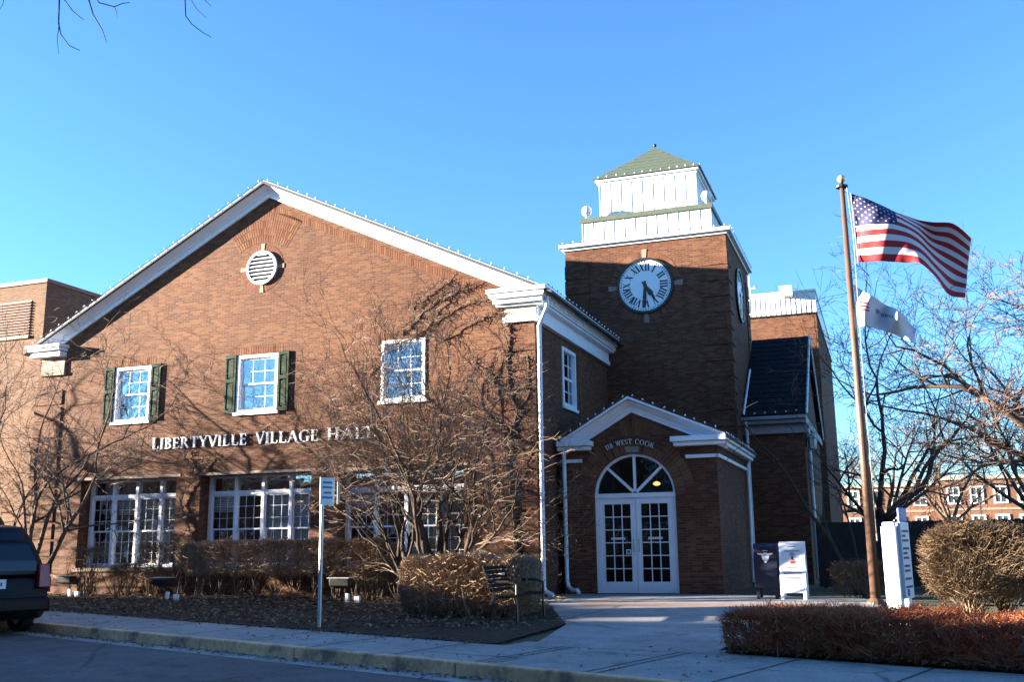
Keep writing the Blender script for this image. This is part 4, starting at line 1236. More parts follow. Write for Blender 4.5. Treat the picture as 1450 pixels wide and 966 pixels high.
# ornamental tree between the hedges
PT = dict(seg=[.26, .24, .2, .17, .15, .13], up=[.06, .08, .08, .06, .04, .03], wob=[.13, .16, .18, .2, .22, .22], kids=[4, 5, 5, 4, 3], max=5, ang=(20, 58), len=(.48, .74), rmin=.0046, thin=.016, taper=.42)
T = Tree(11)
bx, by = -1.6, -2.3
for dx, dy, L, r in ((-1.0, .1, 2.7, .08), (-.5, -.3, 3.0, .09), (-.1, .3, 3.2, .10), (.3, -.2, 3.1, .095), (.75, .2, 2.9, .085), (1.3, -.2, 2.4, .065), (-1.6, -.1, 2.5, .07), (.5, .5, 2.8, .065), (-.6, .5, 2.9, .065), (1.9, .1, 1.9, .055), (-2.1, .2, 1.9, .05)):
    T.limb((bx + dx * .10, by + dy * .2, gz(by) - .05), (dx * .55, dy * .45, 1), L, r, 0, PT)
T.build('ornamental_tree', 'many stemmed bare ornamental tree in front of the right hand ground floor window', (bx, by, gz(by)), M['bark_d'], M['twig'])

# tree at the left behind the parked car
T = Tree(5)
bx, by = -12.35, -2.7
PL_ = dict(seg=[.35, .3, .25, .2, .18, .16], up=[.02, .04, .03, .02, .0, 0], wob=[.13, .18, .2, .22, .24, .24], kids=[4, 5, 4, 4, 2], max=5, ang=(25, 62), len=(.44, .70), rmin=.005, thin=.016, taper=.4)
for d, L, r in (((.75, .05, .62), 3.6, .075), ((-.35, .1, 1), 4.0, .085), ((-.12, -.1, 1), 4.3, .085), ((-.75, .0, .9), 3.8, .07), ((.02, .2, 1), 4.0, .07), ((-1, .2, .6), 3.6, .065), ((.28, -.2, 1), 3.0, .055), ((-.5, -.2, 1), 4.2, .07), ((-.9, .1, 1.1), 4.3, .07)):
    T.limb((bx + d[0] * .25, by + d[1] * .3, gz(by) - .05), d, L, r, 0, PL_)
T.build('bare_tree', 'bare spreading tree behind the dark parked car at the left edge', (bx, by, gz(by)), M['bark'], M['twig'])

# two more trees beyond the left edge of the frame; their shadows fall on the front
PS = dict(PL_, kids=[5, 4, 4, 3], max=4)
PH = dict(seg=[.5, .4, .3, .25, .2], up=[.02, -.01, -.01, 0, 0], wob=[.14, .18, .2, .22, .24], kids=[6, 5, 4, 3], max=4, ang=(30, 70), len=(.48, .72), rmin=.008, thin=.016, taper=.5)
for sd, bx, by, lab, zt in ((21, -23.0, -4.4, 'bare street tree farther along the front, left of the parked car', 2.3),):
    T = Tree(sd)
    T.limb((bx, by, gz(by) - .05), (.03, 0, 1), zt, .2, 4, PH)
    for d, L, r in (((.7, 0, .7), 3.6, .13), ((-.6, .1, .8), 3.4, .12), ((1, .1, .35), 3.6, .12), ((0, -.2, 1), 3.6, .12), ((-1, 0, .4), 3.2, .10), ((.2, .3, 1), 3.8, .12)):
        T.limb((bx, by, zt - .1), d, L, r, 0, PH)
    T.build('bare_tree', lab, (bx, by, gz(by)), M['bark'], M['twig'])
# tree by the road whose lowest twigs hang into the top left corner
T = Tree(31)
bx, by = -9.5, -17.6
T.limb((bx, by, gz(by) - .05), (.05, 0, 1), 4.6, .2, 3, dict(PS, max=3))
top = Vector((bx + .2, by, 4.4))
PO = dict(seg=[.5, .4, .3, .25], up=[.01, -.02, -.06, -.08], wob=[.06, .12, .16, .2], kids=[4, 4, 3], max=3, ang=(25, 60), len=(.4, .6), rmin=.007, thin=.016, taper=.4)
for d, L, r in (((.7, .2, .6), 4.2, .11), ((-.6, .3, .8), 4.0, .1), ((.1, -.7, .8), 4, .1), ((-.3, -.3, 1), 4.4, .1)):
    T.limb(top, d, L, r, 0, PO)
# the reaching limb and its drooping twigs
T.big.tube([top, (-6.6, -17.0, 6.6), (-3.5, -16.0, 7.7), (-.9, -15.2, 7.9), (1.4, -14.8, 7.7)], [.11, .085, .06, .04, .018], 7)
def hang(pts, r=.011):
    T.twg.tube(pts, [r * (1 - .6 * k / (len(pts) - 1)) for k in range(len(pts))], 4)
def pxp(x, y, dist):           # helper used once for the hanging twigs: direction of view -> place in the street
    d = FWD * 1426 + RGT * (x - 725) - UPV * (y - 483); d.normalize(); return Vector(CAM) + d * dist
A1 = Vector((-1.7, -15.5, 7.85)); A2 = Vector((-1.0, -15.2, 7.9)); A3 = Vector((.6, -14.95, 7.8))
hang([A1, pxp(84, -40, 12), pxp(84, 0, 12), pxp(83, 32, 12), pxp(86, 48, 12), pxp(98, 64, 12), pxp(113, 71, 12)])
hang([pxp(84, 32, 12), pxp(81, 55, 12), pxp(83, 76, 12)], .006)
hang([A1, pxp(78, -30, 12), pxp(92, 0, 12), pxp(103, 15, 12), pxp(119, 28, 12)], .008)
hang([A2, pxp(118, -40, 12), pxp(126, 0, 12), pxp(132, 20, 12), pxp(145, 42, 12), pxp(151, 60, 12)])
hang([A2, pxp(128, -20, 12), pxp(140, 3, 12), pxp(162, 9, 12), pxp(174, 4, 12), pxp(184, 3, 12)], .009)
hang([pxp(162, 9, 12), pxp(165, 16, 12), pxp(166, 24, 12)], .005)
hang([A3, pxp(262, -40, 12), pxp(262, 0, 12), pxp(263, 22, 12), pxp(272, 34, 12), pxp(288, 46, 12), pxp(299, 52, 12)])
hang([A3, pxp(268, -20, 12), pxp(272, 2, 12), pxp(280, 14, 12), pxp(293, 25, 12)], .007)
hang([A3, pxp(280, -20, 12), pxp(290, 0, 12), pxp(299, 8, 12)], .008)
hang([A1, pxp(10, -30, 12), pxp(4, 6, 12), pxp(-4, 18, 12)], .006)
T.build('overhanging_tree', 'roadside tree beyond the left edge with thin twigs drooping into the top left sky', (bx, by, gz(by)), M['bark_d'], M['bark_d'])

# trees behind the flagpole and at the right edge
PB = dict(seg=[.5, .4, .35, .3, .25, .22], up=[.03, .03, .03, .02, .02, .02], wob=[.16, .2, .22, .24, .25, .25], kids=[5, 5, 5, 4, 3], max=5, ang=(25, 65), len=(.44, .70), rmin=.0075, thin=.024, taper=.4)
PB1 = dict(PB, kids=[4, 5, 4, 4, 2], rmin=.0062)
T = Tree(41)
bx, by = 7.0, 9.0
T.limb((bx, by, -.1), (.12, 0, 1), 1.9, .16, 5, PB)
top = Vector((bx + .25, by, 1.7))
for d, L, r in (((.9, .1, .55), 3.8, .115), ((-.1, .3, 1), 4.0, .09), ((.4, -.2, 1), 4.2, .09), ((1, .4, .8), 4.0, .085), ((-.7, .2, .6), 2.3, .06)):
    T.limb(top, d, L, r, 0, PB1)
T.build('bare_tree', 'dark trunked bare tree leaning to the right just behind the flagpole', (bx, by, 0), M['bark_d'], M['twig_r'])
T = Tree(47)
bx, by = 12.6, 3.5
T.limb((bx, by, -.1), (-.05, 0, 1), 2.2, .26, 5, PB)
top = Vector((bx - .1, by, 2.0))
for d, L, r in (((-1, .0, .62), 3.8, .17), ((-.7, .3, .9), 4.0, .15), ((-.2, -.2, 1), 4.0, .14), ((-.95, -.2, .35), 3.6, .11), ((.4, .2, 1), 4, .13), ((-.5, .5, 1), 4.2, .12)):
    T.limb(top, d, L, r, 0, PB)
T.build('bare_tree', 'large sunlit bare tree reaching in from the right edge above the round bush', (bx, by, 0), M['bark'], M['twig_r'])
PF = dict(PB, rmin=.010, thin=.03, kids=[5, 5, 4, 3], max=4, seg=[.8, .7, .6, .5, .4])
for i, (bx, by, sc_, lab) in enumerate(((7.5, 34, 1.2, 'distant bare tree seen between the hall and the flagpole'), (14.0, 30, 1.25, 'distant bare tree behind the round bush at the right'), (11.2, 46, 1.3, 'farthest bare tree, in front of the white windowed brick building'))):
    T = Tree(60 + i)
    T.limb((bx, by, -.1), (0, 0, 1), 2.4, .2, 4, PF)
    for d in ((.5, 0, 1), (-.5, .2, 1), (.1, .3, 1.2), (-.2, -.3, 1), (.8, -.1, .7), (-.8, 0, .7)):
        T.limb((bx, by, 2.1), d, 3.3 * sc_, .12, 0, PF)
    T.build('bare_tree', lab, (bx, by, 0), M['bark'], M['twig_r'])

# climbing vines on the brick near the right corner
rng = random.Random(77)
def vine(label, stems, loc):
    t = thing('climbing_vine', label, 'vine', loc)
    m_ = MB(); tw = MB()
    for pts, r in stems:
        P = []
        for a, b in zip(pts[:-1], pts[1:]):
            for k in range(7):
                f = k / 7; P.append(Vector((a[0] + (b[0] - a[0]) * f + rng.gauss(0, .03), -.045 - abs(rng.gauss(0, .015)), a[1] + (b[1] - a[1]) * f + rng.gauss(0, .03))))
        P.append(Vector((pts[-1][0], -.045, pts[-1][1])))
        m_.tube(P, [r * (1 - .6 * k / len(P)) for k in range(len(P))], 5)
        for k in range(len(P) - 1):
            for j in range(5):
                a = P[k].lerp(P[k+1], rng.random()); th = rng.uniform(0, 2 * PI); L = rng.uniform(.05, .28)
                q_ = a + Vector((math.cos(th) * L, -rng.uniform(.0, .12), math.sin(th) * L)); mid = a.lerp(q_, .5) + Vector((rng.gauss(0, .03), -.02, rng.gauss(0, .03)))
                tw.tube([a, mid, q_], [.006, .005, .002], 3, cap=False)
    m_.build('stem', M['vine'], t, fix=False); tw.build('tendrils', M['twig'], t, fix=False)
vine('old climbing vine rising up the brick corner beside the white downspout', [
    ([(-.72, .1), (-.62, 1.6), (-.75, 3.0), (-.55, 4.2), (-.75, 5.3), (-.80, 6.3)], .035),
    ([(-.75, 3.0), (-1.0, 4.2), (-1.15, 5.0), (-.9, 5.8)], .022),
    ([(-.6, 3.9), (-.3, 4.7), (-.25, 5.6)], .018), ([(-.62, 1.6), (-1.2, 2.6), (-1.5, 3.9)], .02), ([(-.65, 4.6), (-1.2, 5.0), (-1.7, 5.6)], .016),
    ([(-.80, 6.3), (-.95, 6.8), (-1.25, 7.25)], .02), ([(-.7, 2.2), (-.3, 3.0), (-.15, 3.8)], .014)], (-.7, -.05, 0))
vine('thin climbing vines slanting up the gable brick toward the right eave', [
    ([(-4.6, 5.4), (-3.9, 6.05), (-3.0, 6.5), (-2.1, 6.95), (-1.2, 7.1)], .016), ([(-3.7, 6.35), (-3.0, 6.95), (-2.3, 7.35), (-1.5, 7.45)], .016),
    ([(-3.2, 6.2), (-2.5, 7.1), (-1.9, 7.55)], .012), ([(-2.6, 6.1), (-1.8, 6.5), (-1.0, 6.75)], .014), ([(-3.4, 7.0), (-2.9, 7.4), (-2.3, 7.7)], .010)], (-3, -.05, 5.6))

vine('dark winding strands on the brick pier between the left and middle ground floor windows', [
    ([(-9.55, .2), (-9.7, 1.1), (-9.62, 1.7), (-9.95, 2.3), (-9.9, 2.6), (-9.5, 3.0), (-9.1, 3.5)], .03), ([(-9.62, 1.7), (-9.9, 1.5), (-9.85, 1.1)], .014), ([(-9.5, 3.0), (-9.75, 3.4), (-9.9, 3.7)], .014)], (-9.7, -.05, 0))  # thin winding tubes with short side shoots up the pier
T = Tree(91)
PG = dict(seg=[.4, .3, .25, .2], up=[.02, .02, .0, 0], wob=[.1, .16, .2, .2], kids=[4, 4, 3], max=3, ang=(25, 60), len=(.4, .6), rmin=.007, thin=.016, taper=.4)
T.limb((6.75, 2.2, -.05), (-.42, .05, 1), 4.0, .06, 0, PG); T.limb((6.8, 2.2, -.05), (.1, .1, 1), 2.6, .04, 0, PG)
T.build('sapling', 'thin dark sapling leaning left before the slate roofed link', (6.75, 2.2, 0), M['bark_d'], M['bark_d'])
shrub_later = True

# ------------------------------------------------------------------ hedges: thousands of short dry twigs
def shrub(name, label, cat, boxes, count, mat, seed, ln=(.10, .26), r=.0045, stems=(), group=None, wild=.5, leafn=0, shape=None):
    rng = random.Random(seed)
    b0 = boxes[0]
    t = thing(name, label, cat, (b0[0], b0[1], gz(b0[1])), 0, group)
    m_ = MB()
    vol = [max(.01, (b[3]) * (b[4]) * (b[5])) for b in boxes]; tv = sum(vol)
    for b, v in zip(boxes, vol):
        cx_, cy_, z0, sx, sy, sz, rot = b
        c, s_ = math.cos(rot), math.sin(rot)
        for k in range(int(count * v / tv)):
            # more twigs near the clipped shell
            u = [rng.uniform(-1, 1) for _ in range(3)]
            if rng.random() < .65:
                i = rng.choice((0, 1, 2, 2)); u[i] = (1 if (i == 2 or rng.random() < .5) else -1) * rng.uniform(.8, 1.0)
            if shape == 'round':
                l = math.sqrt(sum(x * x for x in u))
                if l > 1: u = [x / l * rng.uniform(.8, 1) for x in u]
            else:
                pw = 2.7 if shape == 'soft' else 5
                l = (sum(abs(x) ** pw for x in u)) ** (1 / pw)
                if l > 1: u = [x / l for x in u]
                w_ = 1 + .07 * math.sin(u[0] * sx * 2.3 + seed) + .05 * math.sin(u[0] * sx * 5.1 + u[1] * 3)
                if u[2] > 0: u[2] *= w_
            x, y, z = u[0] * sx / 2, u[1] * sy / 2, (u[2] + 1) / 2 * sz
            d = unit((u[0] * wild + rng.gauss(0, .5), u[1] * wild + rng.gauss(0, .5), .55 + rng.gauss(0, .45)))
            L = rng.uniform(*ln)
            p = Vector((cx_ + x * c - y * s_, cy_ + x * s_ + y * c, z0 + z))
            dw = Vector((d.x * c - d.y * s_, d.x * s_ + d.y * c, d.z))
            m_.tube([p - dw * L * .6, p + dw * L * .05 + Vector((rng.gauss(0, .01), rng.gauss(0, .01), 0)), p + dw * L * .4], [r, r * .8, r * .35], 3, cap=False)
    if stems:
        st = MB()
        for (sx_, sy_, n_, h_, spread) in stems:
            for k in range(n_):
                a = rng.uniform(0, 2 * PI); q0 = Vector((sx_ + rng.gauss(0, .07), sy_ + rng.gauss(0, .07), gz(sy_) - .02))
                q1 = q0 + Vector((math.cos(a) * spread * rng.random(), math.sin(a) * spread * rng.random(), h_ * rng.uniform(.6, 1)))
                st.tube([q0, q0.lerp(q1, .5) + Vector((rng.gauss(0, .04), rng.gauss(0, .04), 0)), q1], [.012, .009, .004], 4, cap=False)
        st.build('stems', mat if name != 'clipped_hedge' else M['twig'], t, fix=False)
    m_.build('twigs', mat, t, fix=False)
    return t
# long hedge along the front wall
A, B = Vector((-9.2, -.95)), Vector((-3.1, -1.1))
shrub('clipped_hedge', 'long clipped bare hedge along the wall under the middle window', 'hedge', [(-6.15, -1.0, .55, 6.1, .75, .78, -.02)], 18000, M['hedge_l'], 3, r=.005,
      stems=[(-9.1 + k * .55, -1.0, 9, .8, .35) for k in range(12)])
for i, (x, y, w, h, lab) in enumerate(((-12.3, -.7, .95, 1.2, 'leftmost loose bare shrub at the foot of the wall, below the left window'), (-11.15, -.6, .7, .75, 'small bare shrub against the brick under the left window sill'), (-10.2, -.65, .8, 1.25, 'bare shrub standing before the brick pier between two windows'))):
    shrub('bare_shrub', lab, 'shrub', [(x, y, .35, w, .6, h - .3, 0)], 420, M['hedge'], 30 + i, ln=(.2, .55), r=.0042, stems=[(x - .15, y, 26, h, .45), (x + .15, y, 22, h * .95, .4)], wild=.35, group='loose shrubs under the left window')
shrub('bare_shrub', 'low bare shrub with pale stems beside the third floodlight', 'shrub', [(-3.5, -1.6, .2, .8, .6, .6, 0)], 1300, M['hedge'], 39, stems=[(-3.5, -1.6, 16, .6, .3)], shape='round')
# clipped block hedge by the bench
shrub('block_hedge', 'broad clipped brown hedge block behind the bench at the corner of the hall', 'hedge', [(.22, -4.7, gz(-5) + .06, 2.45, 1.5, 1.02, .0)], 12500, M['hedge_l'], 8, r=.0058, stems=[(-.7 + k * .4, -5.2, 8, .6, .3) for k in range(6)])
# red barberry hedge at the right
c = mn(8.6, -6.15)
hb = []
for k in range(6):
    m0 = 8.42 + k * 1.2
    x, y = mn(m0 + .5, -6.25 + .02 * k); hb.append((x, y, gz(y) + .03, 1.35, 1.75, .46 + .02 * math.sin(k * 2), math.atan2(UY, UX)))
shrub('barberry_hedge', 'low rusty red barberry hedge along the pavement at the right', 'hedge', hb, 26000, M['barberry'], 12, ln=(.10, .30), r=.0042)
# round bush
shrub('round_bush', 'tall bulky bare brown bush behind the red hedge at the right', 'bush', [(8.95, -3.2, .14, 1.95, 1.7, 1.26, 0)], 9000, M['hedge'], 15, ln=(.15, .42), stems=[(8.7, -3.3, 40, 1.2, .8), (9.2, -3.2, 40, 1.2, .8)], wild=.8, shape='soft')

shrub('bare_shrub', 'low dark bare shrub in the shade at the foot of the flagpole', 'shrub', [(6.95, .6, .1, 1.3, .8, .6, 0)], 1200, M['hedge'], 52, ln=(.15, .4), stems=[(6.95, .6, 20, .6, .6)], wild=.6)

# dead leaves strewn on the beds
rng = random.Random(9)
lm = MB()
for k in range(8900):
    if k >= 7000:
        if k < 7800: x, y = mn(rng.uniform(-9, 12), -9.4 - abs(rng.gauss(0, .12)))
        else: x, y = mn(rng.uniform(-8, 9), rng.uniform(-9.1, -7.0)) if k < 8000 else mn(rng.uniform(-14, 5), rng.gauss(-7.75, .09))
    elif k < 5000:
        x = rng.uniform(-15, 2.2); y = rng.uniform(-7.5, -.1)
        if x * NX + y * NY < -7.6 or (y < -2.4 and x > 2.4 and False): continue
        if x > 1.0 and y > -6.2: 
            if x > 1 + (-2.4 - y) * .38: continue
        if y > -1.4 and rng.random() < .1: pass
    else:
        x, y = mn(rng.uniform(8.3, 17), rng.uniform(-7.05, -6.85))
    z = gz(y) + (.02 + rng.random() * .02 if k < 7000 else (-.165 if k < 7800 else -.005))
    a = rng.uniform(0, 2 * PI); L = rng.uniform(.03, .075) * (1 if k < 7000 else .6); w = L * rng.uniform(.35, .6); tl = rng.uniform(-.4, .4)
    u = Vector((math.cos(a), math.sin(a), tl)) * L; v = Vector((-math.sin(a), math.cos(a), rng.uniform(-.4, .4))) * w
    c_ = Vector((x, y, z + .02)); up = Vector((0, 0, w * .5))
    lm.faces([c_ - u, c_ - v + up, c_ + u, c_ + v + up, c_ - u * .3, c_ + u * .3], [(0, 1, 5, 4), (1, 2, 5), (2, 3, 5), (3, 0, 4), (3, 4, 5)])
tag(lm.build('leaf_litter', M['leaf'], fix=False), kind='stuff')

# ------------------------------------------------------------------ flagpole and flags
FX, FY = 7.17, -1.5
fp = thing('flagpole', 'tall tapered bronze toned flagpole with a ball on top, right of the entrance', 'flagpole', (FX, FY, gz(FY)))
m_ = MB(); m_.tube([(FX, FY, gz(FY)), (FX, FY, 3), (FX, FY, 8.28)], [.092, .085, .045], 14); m_.build('pole', M['rust_pole'], fp, smooth=True)
m_ = MB(); m_.lathe([(.06, 0), (.12, .01), (.12, .05), (.05, .07), (.03, .12)], (FX, FY, 8.26), 12); m_.build('truck', M['black'], fp)
m_ = MB(); m_.ball((FX, FY, 8.46), .085, 16, 10); m_.build('ball', M['gold'], fp, smooth=True)
m_ = MB(); m_.lathe([(.17, 0), (.17, .05), (.10, .12)], (FX, FY, gz(FY)), 14); m_.build('collar', M['rust_pole'], fp)
m_ = MB(); m_.tube([(FX + .09, FY - .05, 8.25), (FX + .14, FY - .05, 7.2), (FX + .11, FY - .06, 4.5), (FX + .11, FY - .06, 1.2)], .005, 4); m_.tube([(FX + .11, FY - .05, 1.15), (FX + .11, FY - .05, 1.3)], .02, 5); m_.build('halyard', M['trim_grey'], fp)
def catmull(p0, p1, p2, p3, t):
    return tuple(.5 * ((2*b) + (-a + c_) * t + (2*a - 5*b + 4*c_ - d) * t*t + (-a + 3*b - 3*c_ + d) * t**3) for a, b, c_, d in zip(p0, p1, p2, p3))
def curve(keys, u):
    # keys: list of (u, point)
    for i in range(len(keys) - 1):
        if u <= keys[i+1][0] or i == len(keys) - 2:
            t = (u - keys[i][0]) / (keys[i+1][0] - keys[i][0])
            g_ = lambda j: keys[max(0, min(len(keys) - 1, j))][1]
            return catmull(g_(i - 1), g_(i), g_(i + 1), g_(i + 2), t)
# the cloth in metres: X along the wind, Z height, Y fold depth
top = [(0, (7.33, -1.5, 8.13)), (.2, (7.72, -1.56, 7.93)), (.4, (8.13, -1.42, 7.73)), (.55, (8.46, -1.36, 7.62)), (.7, (8.82, -1.52, 7.47)), (.85, (9.20, -1.66, 7.38)), (1, (9.55, -1.56, 7.13))]
mid = [(0, (7.35, -1.5, 7.42)), (.2, (7.74, -1.70, 7.38)), (.4, (8.17, -1.72, 7.34)), (.55, (8.52, -1.62, 7.17)), (.7, (8.83, -1.28, 6.92)), (.85, (9.14, -1.34, 6.70)), (1, (9.43, -1.46, 6.50))]
bot = [(0, (7.36, -1.5, 6.66)), (.2, (7.78, -1.62, 6.63)), (.4, (8.22, -1.66, 6.58)), (.55, (8.50, -1.78, 6.53)), (.7, (8.78, -1.72, 6.27)), (.85, (9.02, -1.50, 5.98)), (1, (9.33, -1.44, 5.93))]
def flag_pt(u, v, off=0.0):
    a, b, c_ = (Vector(curve(k, u)) for k in (top, mid, bot))
    # quadratic through the three rows, v from top (0) to bottom (1), middle row at .54
    m0 = .54
    l0 = (v - m0) * (v - 1) / ((0 - m0) * (0 - 1)); l1 = v * (v - 1) / (m0 * (m0 - 1)); l2 = v * (v - m0) / (1 * (1 - m0))
    p = a * l0 + b * l1 + c_ * l2
    p.y += .06 * math.sin(u * 13 + v * 3.0) * u * (1 - .3 * v) + .012 * math.sin(u * 34 + v * 11) + off + .40 * u + .42 * u * u
    return p
usf = thing('national_flag', 'large stars and stripes flag flying from the top of the flagpole', 'flag', (FX + .16, FY, 7.4))
NU, NV = 60, 52
def cloth(name, mats, pick, NU, NV, fpt, parent, th=.006, extra=None):
    m_ = MB(); idx = {}
    for s_ in (0, 1):
        for i in range(NU + 1):
            for j in range(NV + 1):
                idx[s_, i, j] = len(m_.v); p = fpt(i / NU, j / NV); m_.v.append((p.x, p.y + (s_ - .5) * th, p.z))
    for s_ in (0, 1):
        for i in range(NU):
            for j in range(NV):
                q_ = (idx[s_, i, j], idx[s_, i+1, j], idx[s_, i+1, j+1], idx[s_, i, j+1])
                m_.f.append(q_ if s_ else q_[::-1]); m_.m.append(pick((i + .5) / NU, (j + .5) / NV))
    def edge(a, b, mi):
        m_.f.append((idx[0, a[0], a[1]], idx[0, b[0], b[1]], idx[1, b[0], b[1]], idx[1, a[0], a[1]])); m_.m.append(mi)
    for i in range(NU):
        edge((i, 0), (i+1, 0), pick((i + .5) / NU, .001)); edge((i+1, NV), (i, NV), pick((i + .5) / NU, .999))
    for j in range(NV):
        edge((0, j+1), (0, j), pick(.001, (j + .5) / NV)); edge((NU, j), (NU, j+1), pick(.999, (j + .5) / NV))
    if extra: extra(m_)
    return m_.build(name, mats, parent, smooth=True, fix=False)
def us_pick(u, v):
    if u < .4 and v < 7 / 13: return 2
    return 0 if int(v * 13) % 2 == 0 else 1
def add_stars(m_):
    m_.mat(1)
    for r_ in range(9):
        for c_ in range(11):
            if (r_ + c_) % 2: continue
            cu, cv = .4 * (c_ + 1) / 12, 7 / 13 * (r_ + 1) / 10
            for sd in (-.0055, .0055):
                pts = []
                for k in range(10):
                    a = PI / 2 + k * PI / 5; rad = .019 if k % 2 == 0 else .0085
                    pts.append(flag_pt(cu + rad * .62 * math.cos(a), cv - rad * math.sin(a), sd))
                ctr = flag_pt(cu, cv, sd * 1.1)
                m_.faces([ctr] + pts, [(0, k + 1, (k + 1) % 10 + 1) for k in range(10)])
cloth('cloth', [M['cloth_r'], M['cloth_w'], M['cloth_b']], us_pick, NU, NV, flag_pt, usf, extra=add_stars)
m_ = MB(); m_.tube([(7.22, -1.5, 8.17), (7.33, -1.5, 8.13), (7.36, -1.5, 6.66), (7.24, -1.5, 6.5)], .01, 5); m_.build('header_rope', M['panel'], usf)
# white flag below it
t2 = [(0, (7.24, -1.5, 6.22)), (.25, (7.52, -1.60, 5.98)), (.5, (7.80, -1.42, 5.80)), (.75, (8.06, -1.56, 5.58)), (1, (8.34, -1.44, 5.36))]
b2 = [(0, (7.26, -1.5, 5.33)), (.25, (7.50, -1.66, 5.30)), (.5, (7.80, -1.36, 5.21)), (.75, (8.06, -1.60, 5.11)), (1, (8.28, -1.5, 4.98))]
def f2_pt(u, v, off=0.0):
    a, b = Vector(curve(t2, u)), Vector(curve(b2, u)); p = a.lerp(b, v)
    p.z -= .05 * math.sin(u * 8 + v) * u; p.y += .34 * u + .12 * math.sin(u * 15 + v * 3.5) * (.4 + .6 * u) - .08 * math.sin(PI * v) * math.cos(u * 9) + off; return p
wf = thing('white_flag', 'small white flag with red emblem and blue lettering, below the large flag', 'flag', (FX + .1, FY, 5.8))
cloth('cloth', M['cloth_w'], lambda u, v: 0, 36, 18, f2_pt, wf)
m_ = MB()
for k in range(3):
    for i in range(6):
        u0, u1 = .09 + .025 * i, .09 + .025 * (i + 1); v0 = .36 + k * .10 - .012 * i
        m_.poly([f2_pt(u0, v0, -.008), f2_pt(u1, v0 - .012, -.008), f2_pt(u1, v0 + .043, -.008), f2_pt(u0, v0 + .055, -.008)])
m_.build('emblem', M['ink_red'], wf, fix=False)
def draw_text(s, fpt, u0, v0, du, dv, off, parent, mat, name='lettering'):
    cu = bpy.data.curves.new('t', 'FONT'); cu.body = s; cu.resolution_u = 2
    o = bpy.data.objects.new('t', cu); COL.objects.link(o)
    dg = bpy.context.evaluated_depsgraph_get(); me = bpy.data.meshes.new_from_object(o.evaluated_get(dg))
    m2 = MB(); m2.faces([fpt(u0 + p.co.x * du, v0 - p.co.y * dv, off) for p in me.vertices], [tuple(f.vertices) for f in me.polygons])
    bpy.data.objects.remove(o); bpy.data.curves.remove(cu); bpy.data.meshes.remove(me)
    return m2.build(name, mat, parent, fix=False)
draw_text('Fabu', f2_pt, .34, .46, .15, .22, -.012, wf, M['ink_blue'])

# ------------------------------------------------------------------ street furniture
# parking signpost
sx, sy = -1.37, -7.34; sz = gz(sy)
sp = thing('signpost', 'slim pale metal post with a small blue green parking sign by the pavement', 'sign', (sx, sy, sz))
m_ = MB(); m_.tube([(sx, sy, sz), (sx, sy, 2.28)], .032, 8); m_.build('post', M['grey_metal'], sp)
e = Vector((.334, .943, 0)); nv = Vector((.943, -.334, 0))
def plate_box(c, e_, hw, z0, z1, nv_, th):
    a = c - e_ * hw; b = c + e_ * hw; o = nv_ * th
    return [(a.x, a.y, z0), (b.x, b.y, z0), (b.x + o.x, b.y + o.y, z0), (a.x + o.x, a.y + o.y, z0), (a.x, a.y, z1), (b.x, b.y, z1), (b.x + o.x, b.y + o.y, z1), (a.x + o.x, a.y + o.y, z1)]
c_ = Vector((sx, sy, 0)) + e * .07 + nv * .034
m_ = MB(); m_.hexa(plate_box(c_, e, .155, 1.84, 2.30, nv, .006)); pl = m_.build('sign_plate', M['sign_green'], sp)
m_ = MB()
for z, w in ((2.20, .10), (2.12, .11), (2.03, .08), (1.95, .11)): m_.hexa(plate_box(c_ + nv * .0062, e, w, z, z + .035, nv, .002))
m_.build('sign_print', M['ink_blue'], pl)
m_ = MB(); m_.hexa(plate_box(Vector((sx + .16, sy + .25, 0)), Vector((.25, .97, 0)), .03, 1.86, 2.24, Vector((.97, -.25, 0)), .006)); m_.build('second_plate', M['panel'], sp)

# directory sign: two white posts, panel between
dgx, dgy = 7.62, -5.6
ds = thing('directory_sign', 'white two post directory sign with a blue header, behind the red hedge', 'sign', (dgx, dgy, gz(dgy)))
ang = math.atan2(.97, .24)
ca, sa = math.cos(ang), math.sin(ang)
def loc2(l, w): return (dgx - .10 + l * ca - w * sa, dgy + l * sa + w * ca)
def obox(m_, l0, l1, w0, w1, z0, z1):
    q_ = [loc2(l0, w0), loc2(l1, w0), loc2(l1, w1), loc2(l0, w1)]
    m_.hexa([(x, y, z0) for x, y in q_] + [(x, y, z1) for x, y in q_])
for l in (-.13, .34):
    m_ = MB(); obox(m_, l, l + .20, -.11, .11, gz(dgy) - .05, 1.36); obox(m_, l + .02, l + .18, -.09, .09, 1.361, 1.42); m_.build('post', M['white'], ds, bevel=.02)
m_ = MB(); obox(m_, -.04, .48, -.165, -.115, .28, 1.42); pn = m_.build('panel', M['signface'], ds, bevel=.01)
m_ = MB(); obox(m_, .0, .44, -.163, -.117, 1.421, 1.64); m_.build('header', M['sign_blue'], ds, bevel=.03)
m_ = MB(); z = 1.30
rng = random.Random(2)
while z > .45:
    L = rng.uniform(.2, .42); obox(m_, .0, .0 + L, -.1672, -.1652, z - .035, z); z -= rng.choice((.07, .07, .12))
m_.build('print', M['ink'], pn)
m_ = MB(); obox(m_, .05, .2, -.1672, -.1652, .32, .42); m_.build('arrow', M['ink_blue'], pn)

